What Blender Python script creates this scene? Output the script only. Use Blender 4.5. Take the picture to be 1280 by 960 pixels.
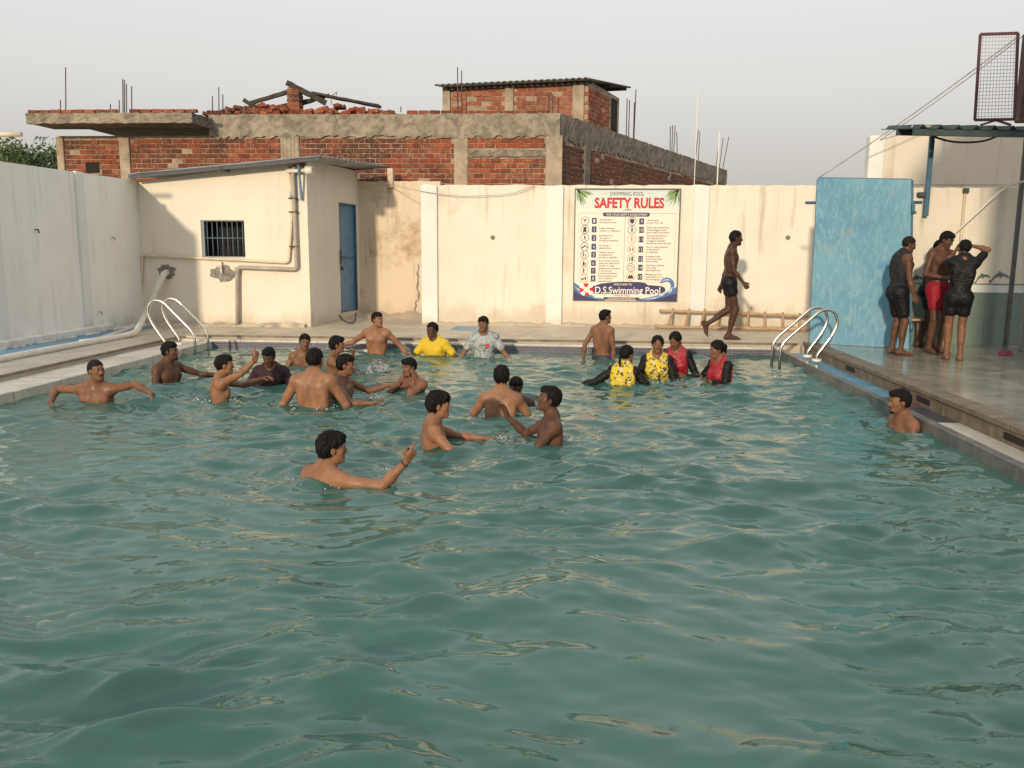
import bpy, bmesh, math, random
import numpy as np
from mathutils import Vector, Matrix

for _o in list(bpy.data.objects):
    bpy.data.objects.remove(_o)
scene = bpy.context.scene
col = scene.collection
R = math.radians

# ------------------------------------------------------------------ camera
EYE = 1.45
cam_data = bpy.data.cameras.new('camera')
cam = bpy.data.objects.new('camera', cam_data)
col.objects.link(cam)
_pitch, _yaw, _roll, FPX = math.atan(168 / 1050), R(4.05), .007, 1050.0
_fw = Vector((-math.sin(_yaw) * math.cos(_pitch), math.cos(_yaw) * math.cos(_pitch), -math.sin(_pitch)))
_r0 = Vector((math.cos(_yaw), math.sin(_yaw), 0))
_u0 = _r0.cross(_fw)
_up = _u0 * math.cos(_roll) - _r0 * math.sin(_roll)
_rt = _r0 * math.cos(_roll) + _u0 * math.sin(_roll)
CAM = Vector((0, 0, EYE))
cam.matrix_world = Matrix(((_rt.x, _up.x, -_fw.x, CAM.x), (_rt.y, _up.y, -_fw.y, CAM.y), (_rt.z, _up.z, -_fw.z, CAM.z), (0, 0, 0, 1)))
cam_data.sensor_width = 36
cam_data.lens = 36 * FPX / 1280
cam_data.clip_start = .05
cam_data.clip_end = 3000
scene.camera = cam

# ------------------------------------------------------------------ sky, sun, exposure
SUN_AZ, SUN_EL = R(14), R(12.5)            # low sun behind the camera, a little to its left
world = bpy.data.worlds.new('World')
scene.world = world
world.use_nodes = True
nt = world.node_tree
for n in list(nt.nodes):
    nt.nodes.remove(n)
out = nt.nodes.new('ShaderNodeOutputWorld')
bg = nt.nodes.new('ShaderNodeBackground')
bg.inputs['Strength'].default_value = .1
sky = nt.nodes.new('ShaderNodeTexSky')
sky.sky_type = 'NISHITA'
sky.sun_disc = False
sky.sun_elevation = SUN_EL
sky.sun_rotation = R(180) + SUN_AZ
sky.dust_density = 6
sky.air_density = 1.5
hs = nt.nodes.new('ShaderNodeHueSaturation')
hs.inputs['Saturation'].default_value = .35
hs.inputs['Value'].default_value = 1.2
tc = nt.nodes.new('ShaderNodeTexCoord')
sx = nt.nodes.new('ShaderNodeSeparateXYZ')
rp = nt.nodes.new('ShaderNodeValToRGB')
SKY_STOPS = [(0.0, (5.0, 4.65, 4.2)), (.07, (5.8, 5.5, 5.1)), (.17, (7.2, 7.1, 6.9)), (.30, (8.1, 8.2, 8.2)), (1.0, (8.4, 8.8, 9.2))]
while len(rp.color_ramp.elements) < len(SKY_STOPS):
    rp.color_ramp.elements.new(.5)
for e, (p, c) in zip(rp.color_ramp.elements, SKY_STOPS):
    e.position = p
    e.color = (c[0] / 10, c[1] / 10, c[2] / 10, 1)
sc10 = nt.nodes.new('ShaderNodeVectorMath')
sc10.operation = 'SCALE'
sc10.inputs['Scale'].default_value = 10
mx = nt.nodes.new('ShaderNodeMix')
mx.data_type = 'RGBA'
mx.inputs['Factor'].default_value = .85
L = nt.links.new
L(tc.outputs['Generated'], sx.inputs[0])
L(sx.outputs['Z'], rp.inputs['Fac'])
L(rp.outputs['Color'], sc10.inputs[0])
L(sky.outputs['Color'], hs.inputs['Color'])
L(hs.outputs['Color'], mx.inputs['A'])
L(sc10.outputs['Vector'], mx.inputs['B'])
L(mx.outputs['Result'], bg.inputs['Color'])
L(bg.outputs[0], out.inputs[0])

sun_data = bpy.data.lights.new('sun', 'SUN')
sun_data.energy = 2.8
sun_data.color = (1, .81, .58)
sun_data.angle = R(2.0)
sun = bpy.data.objects.new('sun', sun_data)
col.objects.link(sun)
_d = Vector((math.sin(SUN_AZ) * math.cos(SUN_EL), math.cos(SUN_AZ) * math.cos(SUN_EL), -math.sin(SUN_EL)))
sun.rotation_euler = _d.to_track_quat('-Z', 'Y').to_euler()

scene.view_settings.view_transform = 'Standard'
scene.view_settings.look = 'None'
scene.view_settings.exposure = .14
scene.view_settings.gamma = 1
scene.cycles.max_bounces = 6
scene.cycles.caustics_reflective = False
scene.cycles.caustics_refractive = False

# ------------------------------------------------------------------ measuring the photograph
def ray(u, v):
    return _fw * FPX + _rt * (u - 640) - _up * (v - 480)
def on_z(u, v, z=0.0):
    r = ray(u, v)
    return CAM + r * ((z - EYE) / r.z)
def on_y(u, v, y):
    r = ray(u, v)
    return CAM + r * (y / r.y)
def on_x(u, v, x):
    r = ray(u, v)
    return CAM + r * (x / r.x)

# ------------------------------------------------------------------ object helpers
def link(name, me, parent=None, loc=None, rot=None):
    o = bpy.data.objects.new(name, me)
    col.objects.link(o)
    if parent is not None:
        o.parent = parent
    if loc is not None:
        o.location = loc
    if rot is not None:
        o.rotation_euler = rot
    return o
def tag(o, label=None, cat=None, group=None, kind=None):
    if label: o['label'] = label
    if cat: o['category'] = cat
    if group: o['group'] = group
    if kind: o['kind'] = kind
    return o
def empty(name, loc=(0, 0, 0), rz=0):
    o = bpy.data.objects.new(name, None)
    col.objects.link(o)
    o.location = loc
    o.rotation_euler = (0, 0, rz)
    o.empty_display_size = .1
    return o
def meshdata(name, verts, faces, mats=(), smooth=False, uvs=None):
    me = bpy.data.meshes.new(name)
    me.from_pydata([tuple(v) for v in verts], [], [tuple(f) for f in faces])
    for m in (mats if isinstance(mats, (list, tuple)) else [mats]):
        me.materials.append(m)
    if smooth:
        me.polygons.foreach_set('use_smooth', [True] * len(me.polygons))
    me.update()
    return me

class MB:
    """collects shapes that become ONE mesh"""
    def __init__(s):
        s.v, s.f, s.mi, s.sm = [], [], [], []
    def add(s, verts, faces, mi=0, smooth=False):
        b = len(s.v)
        s.v += [tuple(p) for p in verts]
        s.f += [tuple(i + b for i in f) for f in faces]
        s.mi += [mi] * len(faces)
        s.sm += [smooth] * len(faces)
        return s
    def box(s, lo, hi, mi=0, bev=0.0, M=None):
        (x0, y0, z0), (x1, y1, z1) = lo, hi
        if bev <= 0:
            v = [(x0, y0, z0), (x1, y0, z0), (x1, y1, z0), (x0, y1, z0), (x0, y0, z1), (x1, y0, z1), (x1, y1, z1), (x0, y1, z1)]
            f = [(3, 2, 1, 0), (4, 5, 6, 7), (0, 1, 5, 4), (1, 2, 6, 5), (2, 3, 7, 6), (3, 0, 4, 7)]
        else:
            bm = bmesh.new()
            bmesh.ops.create_cube(bm, size=1)
            for q in bm.verts:
                q.co = Vector(((x0 + x1) / 2 + q.co.x * (x1 - x0), (y0 + y1) / 2 + q.co.y * (y1 - y0), (z0 + z1) / 2 + q.co.z * (z1 - z0)))
            bmesh.ops.bevel(bm, geom=bm.edges[:] + bm.verts[:], offset=bev, segments=1, affect='EDGES')
            bm.verts.index_update()
            v = [q.co.copy() for q in bm.verts]
            f = [[q.index for q in fc.verts] for fc in bm.faces]
            bm.free()
        if M is not None:
            v = [M @ Vector(p) for p in v]
        return s.add(v, f, mi)
    def beam(s, a, b, w, h, mi=0, roll=0.0):
        a, b = Vector(a), Vector(b)
        d = (b - a).normalized()
        ref = Vector((0, 0, 1)) if abs(d.z) < .95 else Vector((0, 1, 0))
        p = d.cross(ref).normalized()
        q = p.cross(d)
        if roll:
            p, q = p * math.cos(roll) + q * math.sin(roll), q * math.cos(roll) - p * math.sin(roll)
        v = []
        for c in (a, b):
            for i, j in ((-1, -1), (1, -1), (1, 1), (-1, 1)):
                v.append(c + p * (i * w / 2) + q * (j * h / 2))
        return s.add(v, [(3, 2, 1, 0), (4, 5, 6, 7), (0, 1, 5, 4), (1, 2, 6, 5), (2, 3, 7, 6), (3, 0, 4, 7)], mi)
    def tube(s, pts, r, n=8, mi=0, caps=True):
        pts = [Vector(p) for p in pts]
        rs = r if isinstance(r, (list, tuple)) else [r] * len(pts)
        d = (pts[1] - pts[0]).normalized()
        ref = Vector((0, 0, 1)) if abs(d.z) < .9 else Vector((1, 0, 0))
        p = d.cross(ref).normalized()
        v, f = [], []
        for i, c in enumerate(pts):
            if 0 < i < len(pts) - 1:
                t = ((pts[i + 1] - c).normalized() + (c - pts[i - 1]).normalized()).normalized()
            elif i == 0:
                t = (pts[1] - c).normalized()
            else:
                t = (c - pts[i - 1]).normalized()
            p = (p - t * p.dot(t)).normalized()
            q = t.cross(p)
            for k in range(n):
                a = 2 * math.pi * k / n
                v.append(c + (p * math.cos(a) + q * math.sin(a)) * rs[i])
        for i in range(len(pts) - 1):
            for k in range(n):
                f.append((i * n + k, i * n + (k + 1) % n, (i + 1) * n + (k + 1) % n, (i + 1) * n + k))
        s.add(v, f, mi, True)
        if caps:
            b = len(s.v) - len(v)
            for fc in (tuple(b + k for k in range(n))[::-1], tuple(b + (len(pts) - 1) * n + k for k in range(n))):
                s.f.append(fc); s.mi.append(mi); s.sm.append(False)
        return s
    def prism(s, outline, a, b, mi=0):
        """outline in a plane given as 3-D points, swept by vector b - a"""
        n = len(outline)
        d = Vector(b) - Vector(a)
        v = [Vector(p) for p in outline] + [Vector(p) + d for p in outline]
        f = [tuple(range(n))[::-1], tuple(range(n, 2 * n))] + [(i, (i + 1) % n, n + (i + 1) % n, n + i) for i in range(n)]
        return s.add(v, f, mi)
    def build(s, name, mats, parent=None, origin=None, **kw):
        v = s.v
        if origin is not None:
            o = Vector(origin)
            v = [Vector(p) - o for p in v]
        me = meshdata(name, v, s.f, mats)
        me.polygons.foreach_set('material_index', s.mi)
        me.polygons.foreach_set('use_smooth', s.sm)
        bm = bmesh.new()
        bm.from_mesh(me)
        bmesh.ops.recalc_face_normals(bm, faces=bm.faces[:])
        bm.to_mesh(me)
        bm.free()
        me.update()
        ob = link(name, me, parent)
        if origin is not None:
            ob.location = origin
        return ob

def arc_pts(pts, rad, n=5):
    """round the corners of a polyline"""
    pts = [Vector(p) for p in pts]
    res = [pts[0]]
    for i in range(1, len(pts) - 1):
        a, b, c = pts[i - 1], pts[i], pts[i + 1]
        r = min(rad, (a - b).length * .48, (c - b).length * .48)
        p0, p1 = b + (a - b).normalized() * r, b + (c - b).normalized() * r
        for k in range(n + 1):
            t = k / n
            res.append(p0 * (1 - t) ** 2 + b * 2 * t * (1 - t) + p1 * t * t)
    res.append(pts[-1])
    return res

# ------------------------------------------------------------------ materials
MATS = {}
class NT:
    def __init__(s, name):
        s.m = bpy.data.materials.new(name)
        s.m.use_nodes = True
        s.t = s.m.node_tree
        s.b = s.t.nodes['Principled BSDF']
        s._tc = None
    def n(s, typ, **kw):
        nd = s.t.nodes.new(typ)
        for k, v in kw.items():
            if k in ('operation', 'data_type', 'blend_type', 'noise_dimensions', 'feature', 'wave_type', 'bands_direction', 'distance', 'wave_profile', 'noise_type', 'offset', 'clamp_factor', 'interpolation_type'):
                setattr(nd, k, v)
            else:
                nd.inputs[k].default_value = v
        return nd
    def l(s, a, b):
        s.t.links.new(a, b)
    def co(s, kind='Object', scale=(1, 1, 1), rot=(0, 0, 0), loc=(0, 0, 0)):
        if s._tc is None:
            s._tc = s.t.nodes.new('ShaderNodeTexCoord')
        mp = s.t.nodes.new('ShaderNodeMapping')
        mp.inputs['Scale'].default_value = scale
        mp.inputs['Rotation'].default_value = rot
        mp.inputs['Location'].default_value = loc
        s.l(s._tc.outputs[kind], mp.inputs[0])
        return mp.outputs[0]
    def noise(s, scale, detail=4, rough=.55, co=None, dist=0):
        nd = s.n('ShaderNodeTexNoise', Scale=scale, Detail=detail, Roughness=rough, Distortion=dist)
        s.l(co if co is not None else s.co(), nd.inputs['Vector'])
        return nd.outputs['Fac']
    def ramp(s, fac, stops):
        nd = s.t.nodes.new('ShaderNodeValToRGB')
        while len(nd.color_ramp.elements) < len(stops):
            nd.color_ramp.elements.new(.5)
        for e, (p, c) in zip(nd.color_ramp.elements, stops):
            e.position = p
            e.color = (*c, 1) if len(c) == 3 else c
        s.l(fac, nd.inputs[0])
        return nd.outputs[0]
    def band(s, fac, lo, hi):
        nd = s.n('ShaderNodeMapRange', interpolation_type='SMOOTHSTEP')
        nd.inputs['From Min'].default_value = lo
        nd.inputs['From Max'].default_value = hi
        s.l(fac, nd.inputs['Value'])
        return nd.outputs['Result']
    def math(s, op, a, b):
        nd = s.t.nodes.new('ShaderNodeMath')
        nd.operation = op
        for i, q in enumerate((a, b)):
            if isinstance(q, (int, float)):
                nd.inputs[i].default_value = q
            else:
                s.l(q, nd.inputs[i])
        return nd.outputs[0]
    def mix(s, fac, a, b, blend='MIX'):
        nd = s.n('ShaderNodeMix', data_type='RGBA', blend_type=blend)
        for key, q in (('Factor', fac), ('A', a), ('B', b)):
            if isinstance(q, (int, float)):
                nd.inputs[key].default_value = q
            elif isinstance(q, tuple):
                nd.inputs[key].default_value = (*q, 1)
            else:
                s.l(q, nd.inputs[key])
        return nd.outputs['Result']
    def color(s, c):
        if isinstance(c, tuple):
            s.b.inputs['Base Color'].default_value = (*c, 1)
        else:
            s.l(c, s.b.inputs['Base Color'])
        return s
    def rough(s, r):
        if isinstance(r, (int, float)):
            s.b.inputs['Roughness'].default_value = r
        else:
            s.l(r, s.b.inputs['Roughness'])
        return s
    def bump(s, fac, strength=.3, dist=.01):
        nd = s.n('ShaderNodeBump', Strength=strength, Distance=dist)
        s.l(fac, nd.inputs['Height'])
        s.l(nd.outputs[0], s.b.inputs['Normal'])
        return s
    def set(s, **kw):
        for k, v in kw.items():
            s.b.inputs[k.replace('_', ' ')].default_value = v
        return s

def simple(name, c, rough=.6, var=.15, scale=8, metal=0.0, bump=0.0, spec=.5):
    """one colour with cloudy variation"""
    t = NT(name)
    n = t.noise(scale)
    d = tuple(max(0, x * (1 - var)) for x in c)
    e = tuple(min(1, x * (1 + var)) for x in c)
    t.color(t.ramp(n, [(.3, d), (.7, e)])).rough(rough)
    t.set(Metallic=metal)
    t.b.inputs['Specular IOR Level'].default_value = spec
    if bump:
        t.bump(t.noise(scale * 6), bump, .01)
    MATS[name] = t.m
    return t.m

# painted plaster with rain streaks and grime
def plaster(name, base, stain, streak, amount, streak_amt, grime_z=None):
    t = NT(name)
    big = t.noise(.9, 5, .6)
    fine = t.noise(14, 5, .65)
    c = t.mix(t.band(big, .35, .7), base, tuple(x * .93 for x in base))
    c = t.mix(t.math('MULTIPLY', t.band(t.noise(1.1, 6, .7, t.co(loc=(3, 7, 2))), .52, .72), amount), c, stain)
    st = t.noise(1, 6, .6, t.co(scale=(7, 7, .45)))
    up = t.noise(1.2, 3, .5, t.co(loc=(9, 1, 5)))
    gp_ = t.t.nodes.new('ShaderNodeNewGeometry'); sz_ = t.t.nodes.new('ShaderNodeSeparateXYZ'); t.l(gp_.outputs['Position'], sz_.inputs[0])
    hi_ = t.band(t.math('ADD', sz_.outputs['Z'], t.math('MULTIPLY', t.noise(2.5, 3, .6, t.co(scale=(1, 1, .2), loc=(2, 0, 0))), 1.4)), 2.3, 3.3)
    up = t.math('ADD', up, t.math('MULTIPLY', hi_, .22))
    c = t.mix(t.math('MULTIPLY', t.math('MULTIPLY', t.band(st, .52, .72), t.band(up, .4, .6)), streak_amt), c, streak)
    sp = t.noise(30, 3, .7)
    c = t.mix(t.math('MULTIPLY', t.band(sp, .66, .72), .35), c, tuple(x * .55 for x in base))
    if grime_z is not None:
        tcn = t.t.nodes.new('ShaderNodeNewGeometry')
        sp2 = t.t.nodes.new('ShaderNodeSeparateXYZ')
        t.l(tcn.outputs['Position'], sp2.inputs[0])
        edge = t.math('ADD', sp2.outputs['Z'], t.math('MULTIPLY', t.noise(3, 5, .7, t.co(scale=(1, 1, .4))), -.9))
        c = t.mix(t.math('MULTIPLY', t.band(edge, grime_z - .25, grime_z - .65), .55), c, (.42, .35, .26))
    t.color(c).rough(.75)
    t.b.inputs['Specular IOR Level'].default_value = .25
    t.bump(t.math('ADD', t.math('MULTIPLY', fine, .5), big), .35, .012)
    return t.m
M = {}
M['wall_lit'] = plaster('cream painted plaster', (.74, .69, .585), (.58, .46, .33), (.36, .28, .20), .62, .55, .3)
M['wall_rough'] = plaster('weathered cream plaster', (.68, .57, .43), (.40, .28, .17), (.28, .20, .13), .95, .9, .2)
M['wall_left'] = plaster('streaked pale plaster', (.84, .82, .775), (.70, .66, .60), (.48, .46, .43), .45, .35, .1)
M['shed'] = plaster('shed plaster', (.75, .69, .58), (.62, .54, .44), (.45, .38, .30), .3, .18, .15)
M['pilaster'] = plaster('white lime wash', (.72, .74, .70), (.56, .62, .62), (.45, .48, .46), .5, .3, .1)
M['upper_wall'] = plaster('grey cream plaster', (.66, .60, .50), (.48, .38, .27), (.36, .30, .24), .6, .4)
M['rubble_plaster'] = simple('crumbled mortar', (.50, .42, .31), .9, .35, 6, bump=.8)
M['patch'] = simple('bare cement patch', (.22, .21, .19), .9, .4, 18, bump=.6)

# wet or worn stone deck
def stone(name, a, b, wet, scale=2.0, slick=(.25, .6), bump=.18):
    t = NT(name)
    n1 = t.noise(scale, 6, .65, dist=.6)
    n2 = t.noise(scale * 7, 5, .7)
    c = t.mix(t.band(n1, .35, .65), a, b)
    c = t.mix(t.math('MULTIPLY', t.band(n2, .45, .7), .4), c, tuple(x * .6 for x in a))
    t.color(c)
    w = t.band(t.noise(.9, 5, .65, t.co(loc=(4, 1, 0))), wet[0], wet[1])
    r = t.n('ShaderNodeMapRange')
    r.inputs['To Min'].default_value = slick[0]
    r.inputs['To Max'].default_value = slick[1]
    t.l(w, r.inputs['Value'])
    t.rough(r.outputs['Result'])
    t.bump(t.math('ADD', n2, t.math('MULTIPLY', n1, .6)), bump, .008 if bump < .3 else .02)
    return t.m
M['deck'] = stone('grey buff deck stone', (.50, .45, .37), (.38, .345, .28), (.4, .62), 1.6, (.22, .65))
M['deck_far'] = stone('buff kota stone', (.58, .49, .36), (.46, .39, .29), (.3, .6), 1.5, (.35, .7))
M['coping'] = stone('pale coping stone', (.64, .59, .49), (.50, .46, .39), (.4, .6), 3, (.3, .65))
M['platform'] = stone('wet green grey stone', (.40, .37, .29), (.22, .22, .185), (.42, .70), 1.8, (.04, .24), .28)
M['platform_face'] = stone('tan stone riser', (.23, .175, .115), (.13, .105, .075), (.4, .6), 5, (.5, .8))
def blue_paint(name, blue, worn, amt, scale):
    t = NT(name)
    n = t.noise(scale, 8, .7, dist=.5)
    m = t.noise(scale * .35, 4, .6, t.co(loc=(5, 5, 1)))
    c = t.mix(t.band(m, .35, .68), blue, tuple(x * .8 for x in blue))
    c = t.mix(t.math('MULTIPLY', t.band(n, .5, .62), amt), c, worn)
    c = t.mix(t.math('MULTIPLY', t.band(t.noise(scale * .8, 6, .7, t.co(loc=(1, 8, 3))), .62, .72), .6), c, (.22, .20, .20))
    t.color(c).rough(.5)
    t.bump(n, .2, .005)
    return t.m
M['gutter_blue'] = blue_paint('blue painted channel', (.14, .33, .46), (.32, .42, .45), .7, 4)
M['strip_blue'] = blue_paint('blue painted ground strip', (.10, .28, .44), (.36, .36, .33), .6, 3)
def board_mat():
    t = NT('chalky blue board paint')
    n = t.noise(1, 8, .75, t.co(scale=(15, 15, 5)), 1.0)
    n3 = t.noise(1, 6, .7, t.co(scale=(30, 30, 7), loc=(2, 2, 2)), .8)
    m = t.noise(1.3, 5, .6, t.co(loc=(5, 5, 1)))
    c = t.mix(t.band(m, .35, .65), (.12, .30, .40), (.08, .24, .36))
    c = t.mix(t.math('MULTIPLY', t.band(n, .46, .62), .7), c, (.20, .37, .43))
    c = t.mix(t.math('MULTIPLY', t.band(n3, .55, .66), .5), c, (.15, .33, .42))
    c = t.mix(t.math('MULTIPLY', t.band(t.noise(2.2, 5, .6, t.co(loc=(1, 8, 3))), .60, .74), .7), c, (.05, .20, .38))
    c = t.mix(t.math('MULTIPLY', t.band(t.noise(3, 6, .7, t.co(loc=(7, 8, 3))), .58, .68), .6), c, (.26, .25, .23))
    t.color(c).rough(.55)
    t.bump(n, .3, .004)
    return t.m
M['board'] = board_mat()
M['door_blue'] = simple('blue steel door paint', (.10, .22, .36), .45, .18, 5, bump=.05)
M['frame_blue'] = simple('teal blue frame paint', (.05, .13, .20), .5, .25, 8)
M['pvc'] = simple('cream plastic pipe', (.62, .52, .38), .45, .12, 6)
M['pvc_grey'] = simple('grey plastic pipe', (.36, .33, .28), .5, .2, 6)
M['white_plastic'] = simple('white plastic', (.72, .68, .60), .5, .1, 6)
M['hose'] = simple('white lay flat hose', (.66, .62, .54), .6, .12, 9, bump=.2)
M['steel'] = simple('polished stainless steel', (.62, .58, .52), .22, .08, 20, metal=1.0)
M['iron'] = simple('dark iron bar', (.045, .055, .065), .6, .3, 15)
M['rust'] = simple('rusty steel', (.10, .055, .045), .8, .5, 12, bump=.3)
M['maroon'] = simple('maroon frame paint', (.07, .022, .028), .6, .3, 10)
M['netting'] = simple('pale wire netting', (.42, .38, .36), .6, .1, 10)
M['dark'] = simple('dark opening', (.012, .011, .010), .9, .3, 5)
M['timber'] = simple('charred grey timber', (.055, .045, .038), .9, .5, 7, bump=.6)
M['bamboo'] = simple('weathered bamboo pole', (.40, .26, .14), .65, .3, 9, bump=.2)
M['tin'] = simple('galvanised tin sheet', (.30, .32, .34), .45, .3, 3, metal=.5)
M['asbestos'] = simple('dark cement roof sheet', (.09, .085, .075), .85, .4, 4)
M['canopy_tin'] = simple('dark green roof sheet', (.025, .045, .045), .6, .35, 4)
M['cable'] = simple('black cable', (.05, .05, .05), .6, .2, 8)
M['concrete'] = stone('rough weathered concrete', (.35, .30, .225), (.17, .145, .115), (.3, .6), 4.2, (.85, .95), .8)
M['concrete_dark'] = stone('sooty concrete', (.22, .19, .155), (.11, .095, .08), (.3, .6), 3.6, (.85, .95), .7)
M['column'] = stone('grey tan concrete column', (.44, .36, .26), (.27, .22, .165), (.3, .6), 3, (.85, .95), .5)
M['mortar'] = stone('mortar bed', (.40, .31, .22), (.26, .20, .15), (.3, .6), 4, (.9, .95))
def brick_mat(name, cols, soot):
    t = NT(name)
    oi = t.t.nodes.new('ShaderNodeObjectInfo')
    gi = t.t.nodes.new('ShaderNodeNewGeometry')
    rnd = t.math('FRACT', t.math('ADD', oi.outputs['Random'], gi.outputs['Random Per Island']), 0)
    c = t.ramp(rnd, [(i / (len(cols) - 1), q) for i, q in enumerate(cols)])
    pos = t.t.nodes.new('ShaderNodeMapping')
    t.l(gi.outputs['Position'], pos.inputs[0])
    n = t.noise(9, 6, .7, pos.outputs[0])
    c = t.mix(t.math('MULTIPLY', t.band(n, .48, .70), .75), c, (.20, .07, .04))
    n2 = t.noise(.75, 5, .65, pos.outputs[0])
    c = t.mix(t.math('MULTIPLY', t.band(n2, .42, .64), soot), c, (.055, .038, .030))
    n3 = t.noise(16, 4, .7, pos.outputs[0])
    c = t.mix(t.math('MULTIPLY', t.band(n3, .54, .66), .6), c, (.36, .28, .20))
    t.color(c).rough(.9)
    t.b.inputs['Specular IOR Level'].default_value = .2
    t.bump(n3, .5, .006)
    return t.m
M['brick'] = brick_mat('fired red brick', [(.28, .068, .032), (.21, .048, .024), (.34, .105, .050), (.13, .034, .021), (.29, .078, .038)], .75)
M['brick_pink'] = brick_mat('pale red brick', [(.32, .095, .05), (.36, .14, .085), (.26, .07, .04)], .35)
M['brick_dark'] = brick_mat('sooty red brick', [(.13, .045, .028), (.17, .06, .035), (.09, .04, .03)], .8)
def tile_band():
    t = NT('blue mosaic tile band')
    br = t.n('ShaderNodeTexBrick', Scale=1.0)
    br.offset = 0
    br.inputs['Brick Width'].default_value = .035
    br.inputs['Row Height'].default_value = .035
    br.inputs['Mortar Size'].default_value = .004
    br.inputs['Color1'].default_value = (.035, .045, .10, 1)
    br.inputs['Color2'].default_value = (.09, .085, .13, 1)
    br.inputs['Mortar'].default_value = (.22, .20, .19, 1)
    t.l(t.co('Object', rot=(R(90), 0, 0)), br.inputs['Vector'])
    t.color(br.outputs['Color']).rough(.25)
    return t.m
M['tile_band'] = tile_band()
M['side_tile'] = stone('grey wet pool wall', (.17, .165, .15), (.10, .10, .095), (.4, .6), 4, (.15, .4))
def mural_mat():
    t = NT('glazed wall tile')
    br = t.n('ShaderNodeTexBrick', Scale=1.0)
    br.offset = 0
    br.inputs['Brick Width'].default_value = .30
    br.inputs['Row Height'].default_value = .46
    br.inputs['Mortar Size'].default_value = .004
    br.inputs['Color1'].default_value = (.18, .24, .21, 1)
    br.inputs['Color2'].default_value = (.165, .225, .20, 1)
    br.inputs['Mortar'].default_value = (.10, .13, .12, 1)
    t.l(t.co('Object', rot=(R(90), 0, 0)), br.inputs['Vector'])
    t.color(t.mix(t.math('MULTIPLY', t.noise(3, 5, .6), .5), br.outputs['Color'], (.17, .20, .175))).rough(.22)
    return t.m
M['mural_green'] = mural_mat()
M['ink'] = simple('dark dolphin glaze', (.13, .16, .16), .3, .3, 10)
M['glass'] = simple('blue grey panel glass', (.30, .38, .40), .08, .1, 2)

# ================================================================== THE SETTING
WZ = -.16                                # water level; deck level is 0
PX0, PX1, PY0, PY1 = -5.82, 3.20, .35, 13.20
NEARW = 2.65
WALL_Y = 16.3

# ground sheet to the horizon
g = 1500
ground = link('ground', meshdata('ground', [(-g, -g, -.62), (g, -g, -.62), (g, g, -.62), (-g, g, -.62)], [(0, 1, 2, 3)], [simple('dry earth', (.30, .24, .17), .95, .3, .3)]))
tag(ground, kind='structure')

# ---- water -------------------------------------------------------
people_xy = []                            # filled before the water is built (see bathers)
def wave_field(X, Y, ripples):
    rng = np.random.default_rng(11)
    # warp
    wx = X + .10 * np.sin(1.7 * Y + .6 * X) + .05 * np.sin(4.1 * Y - 2.3 * X + 1)
    wy = Y + .10 * np.sin(1.9 * X - .8 * Y + 2) + .05 * np.sin(3.7 * X + 2.9 * Y)
    Z = np.zeros_like(X)
    for i in range(90):
        t = (i + .5) / 90
        lam = 1.15 * (.065 / 1.15) ** t
        k = 2 * math.pi / lam
        th = rng.normal(math.pi / 2 + .10, .40) if rng.random() < .84 else rng.uniform(0, 2 * math.pi)
        slope = .054 * (.50 if lam > .7 else .95 if lam > .25 else (lam / .25) ** .45)
        ph = rng.uniform(0, 2 * math.pi)
        a = slope / k
        Z += a * np.sin(k * (wx * math.cos(th) + wy * math.sin(th)) + ph)
    # patches where the surface is livelier
    act = .70 + .20 * np.sin(.9 * X + 1.3 * Y) + .16 * np.sin(2.1 * X - 1.1 * Y + 1) - .20 * np.clip((Y - 7) / 5, 0, 1)
    Z *= act
    Z = Z + 1.6 * np.clip(Z, 0, None) ** 2 * 8
    for (px, py, amp, lam) in ripples:
        d = np.hypot(X - px, Y - py)
        Z += amp * np.exp(-d / .45) * np.sin(2 * math.pi * d / lam + px) * np.clip(d / .15, 0, 1)
    return Z

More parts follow.
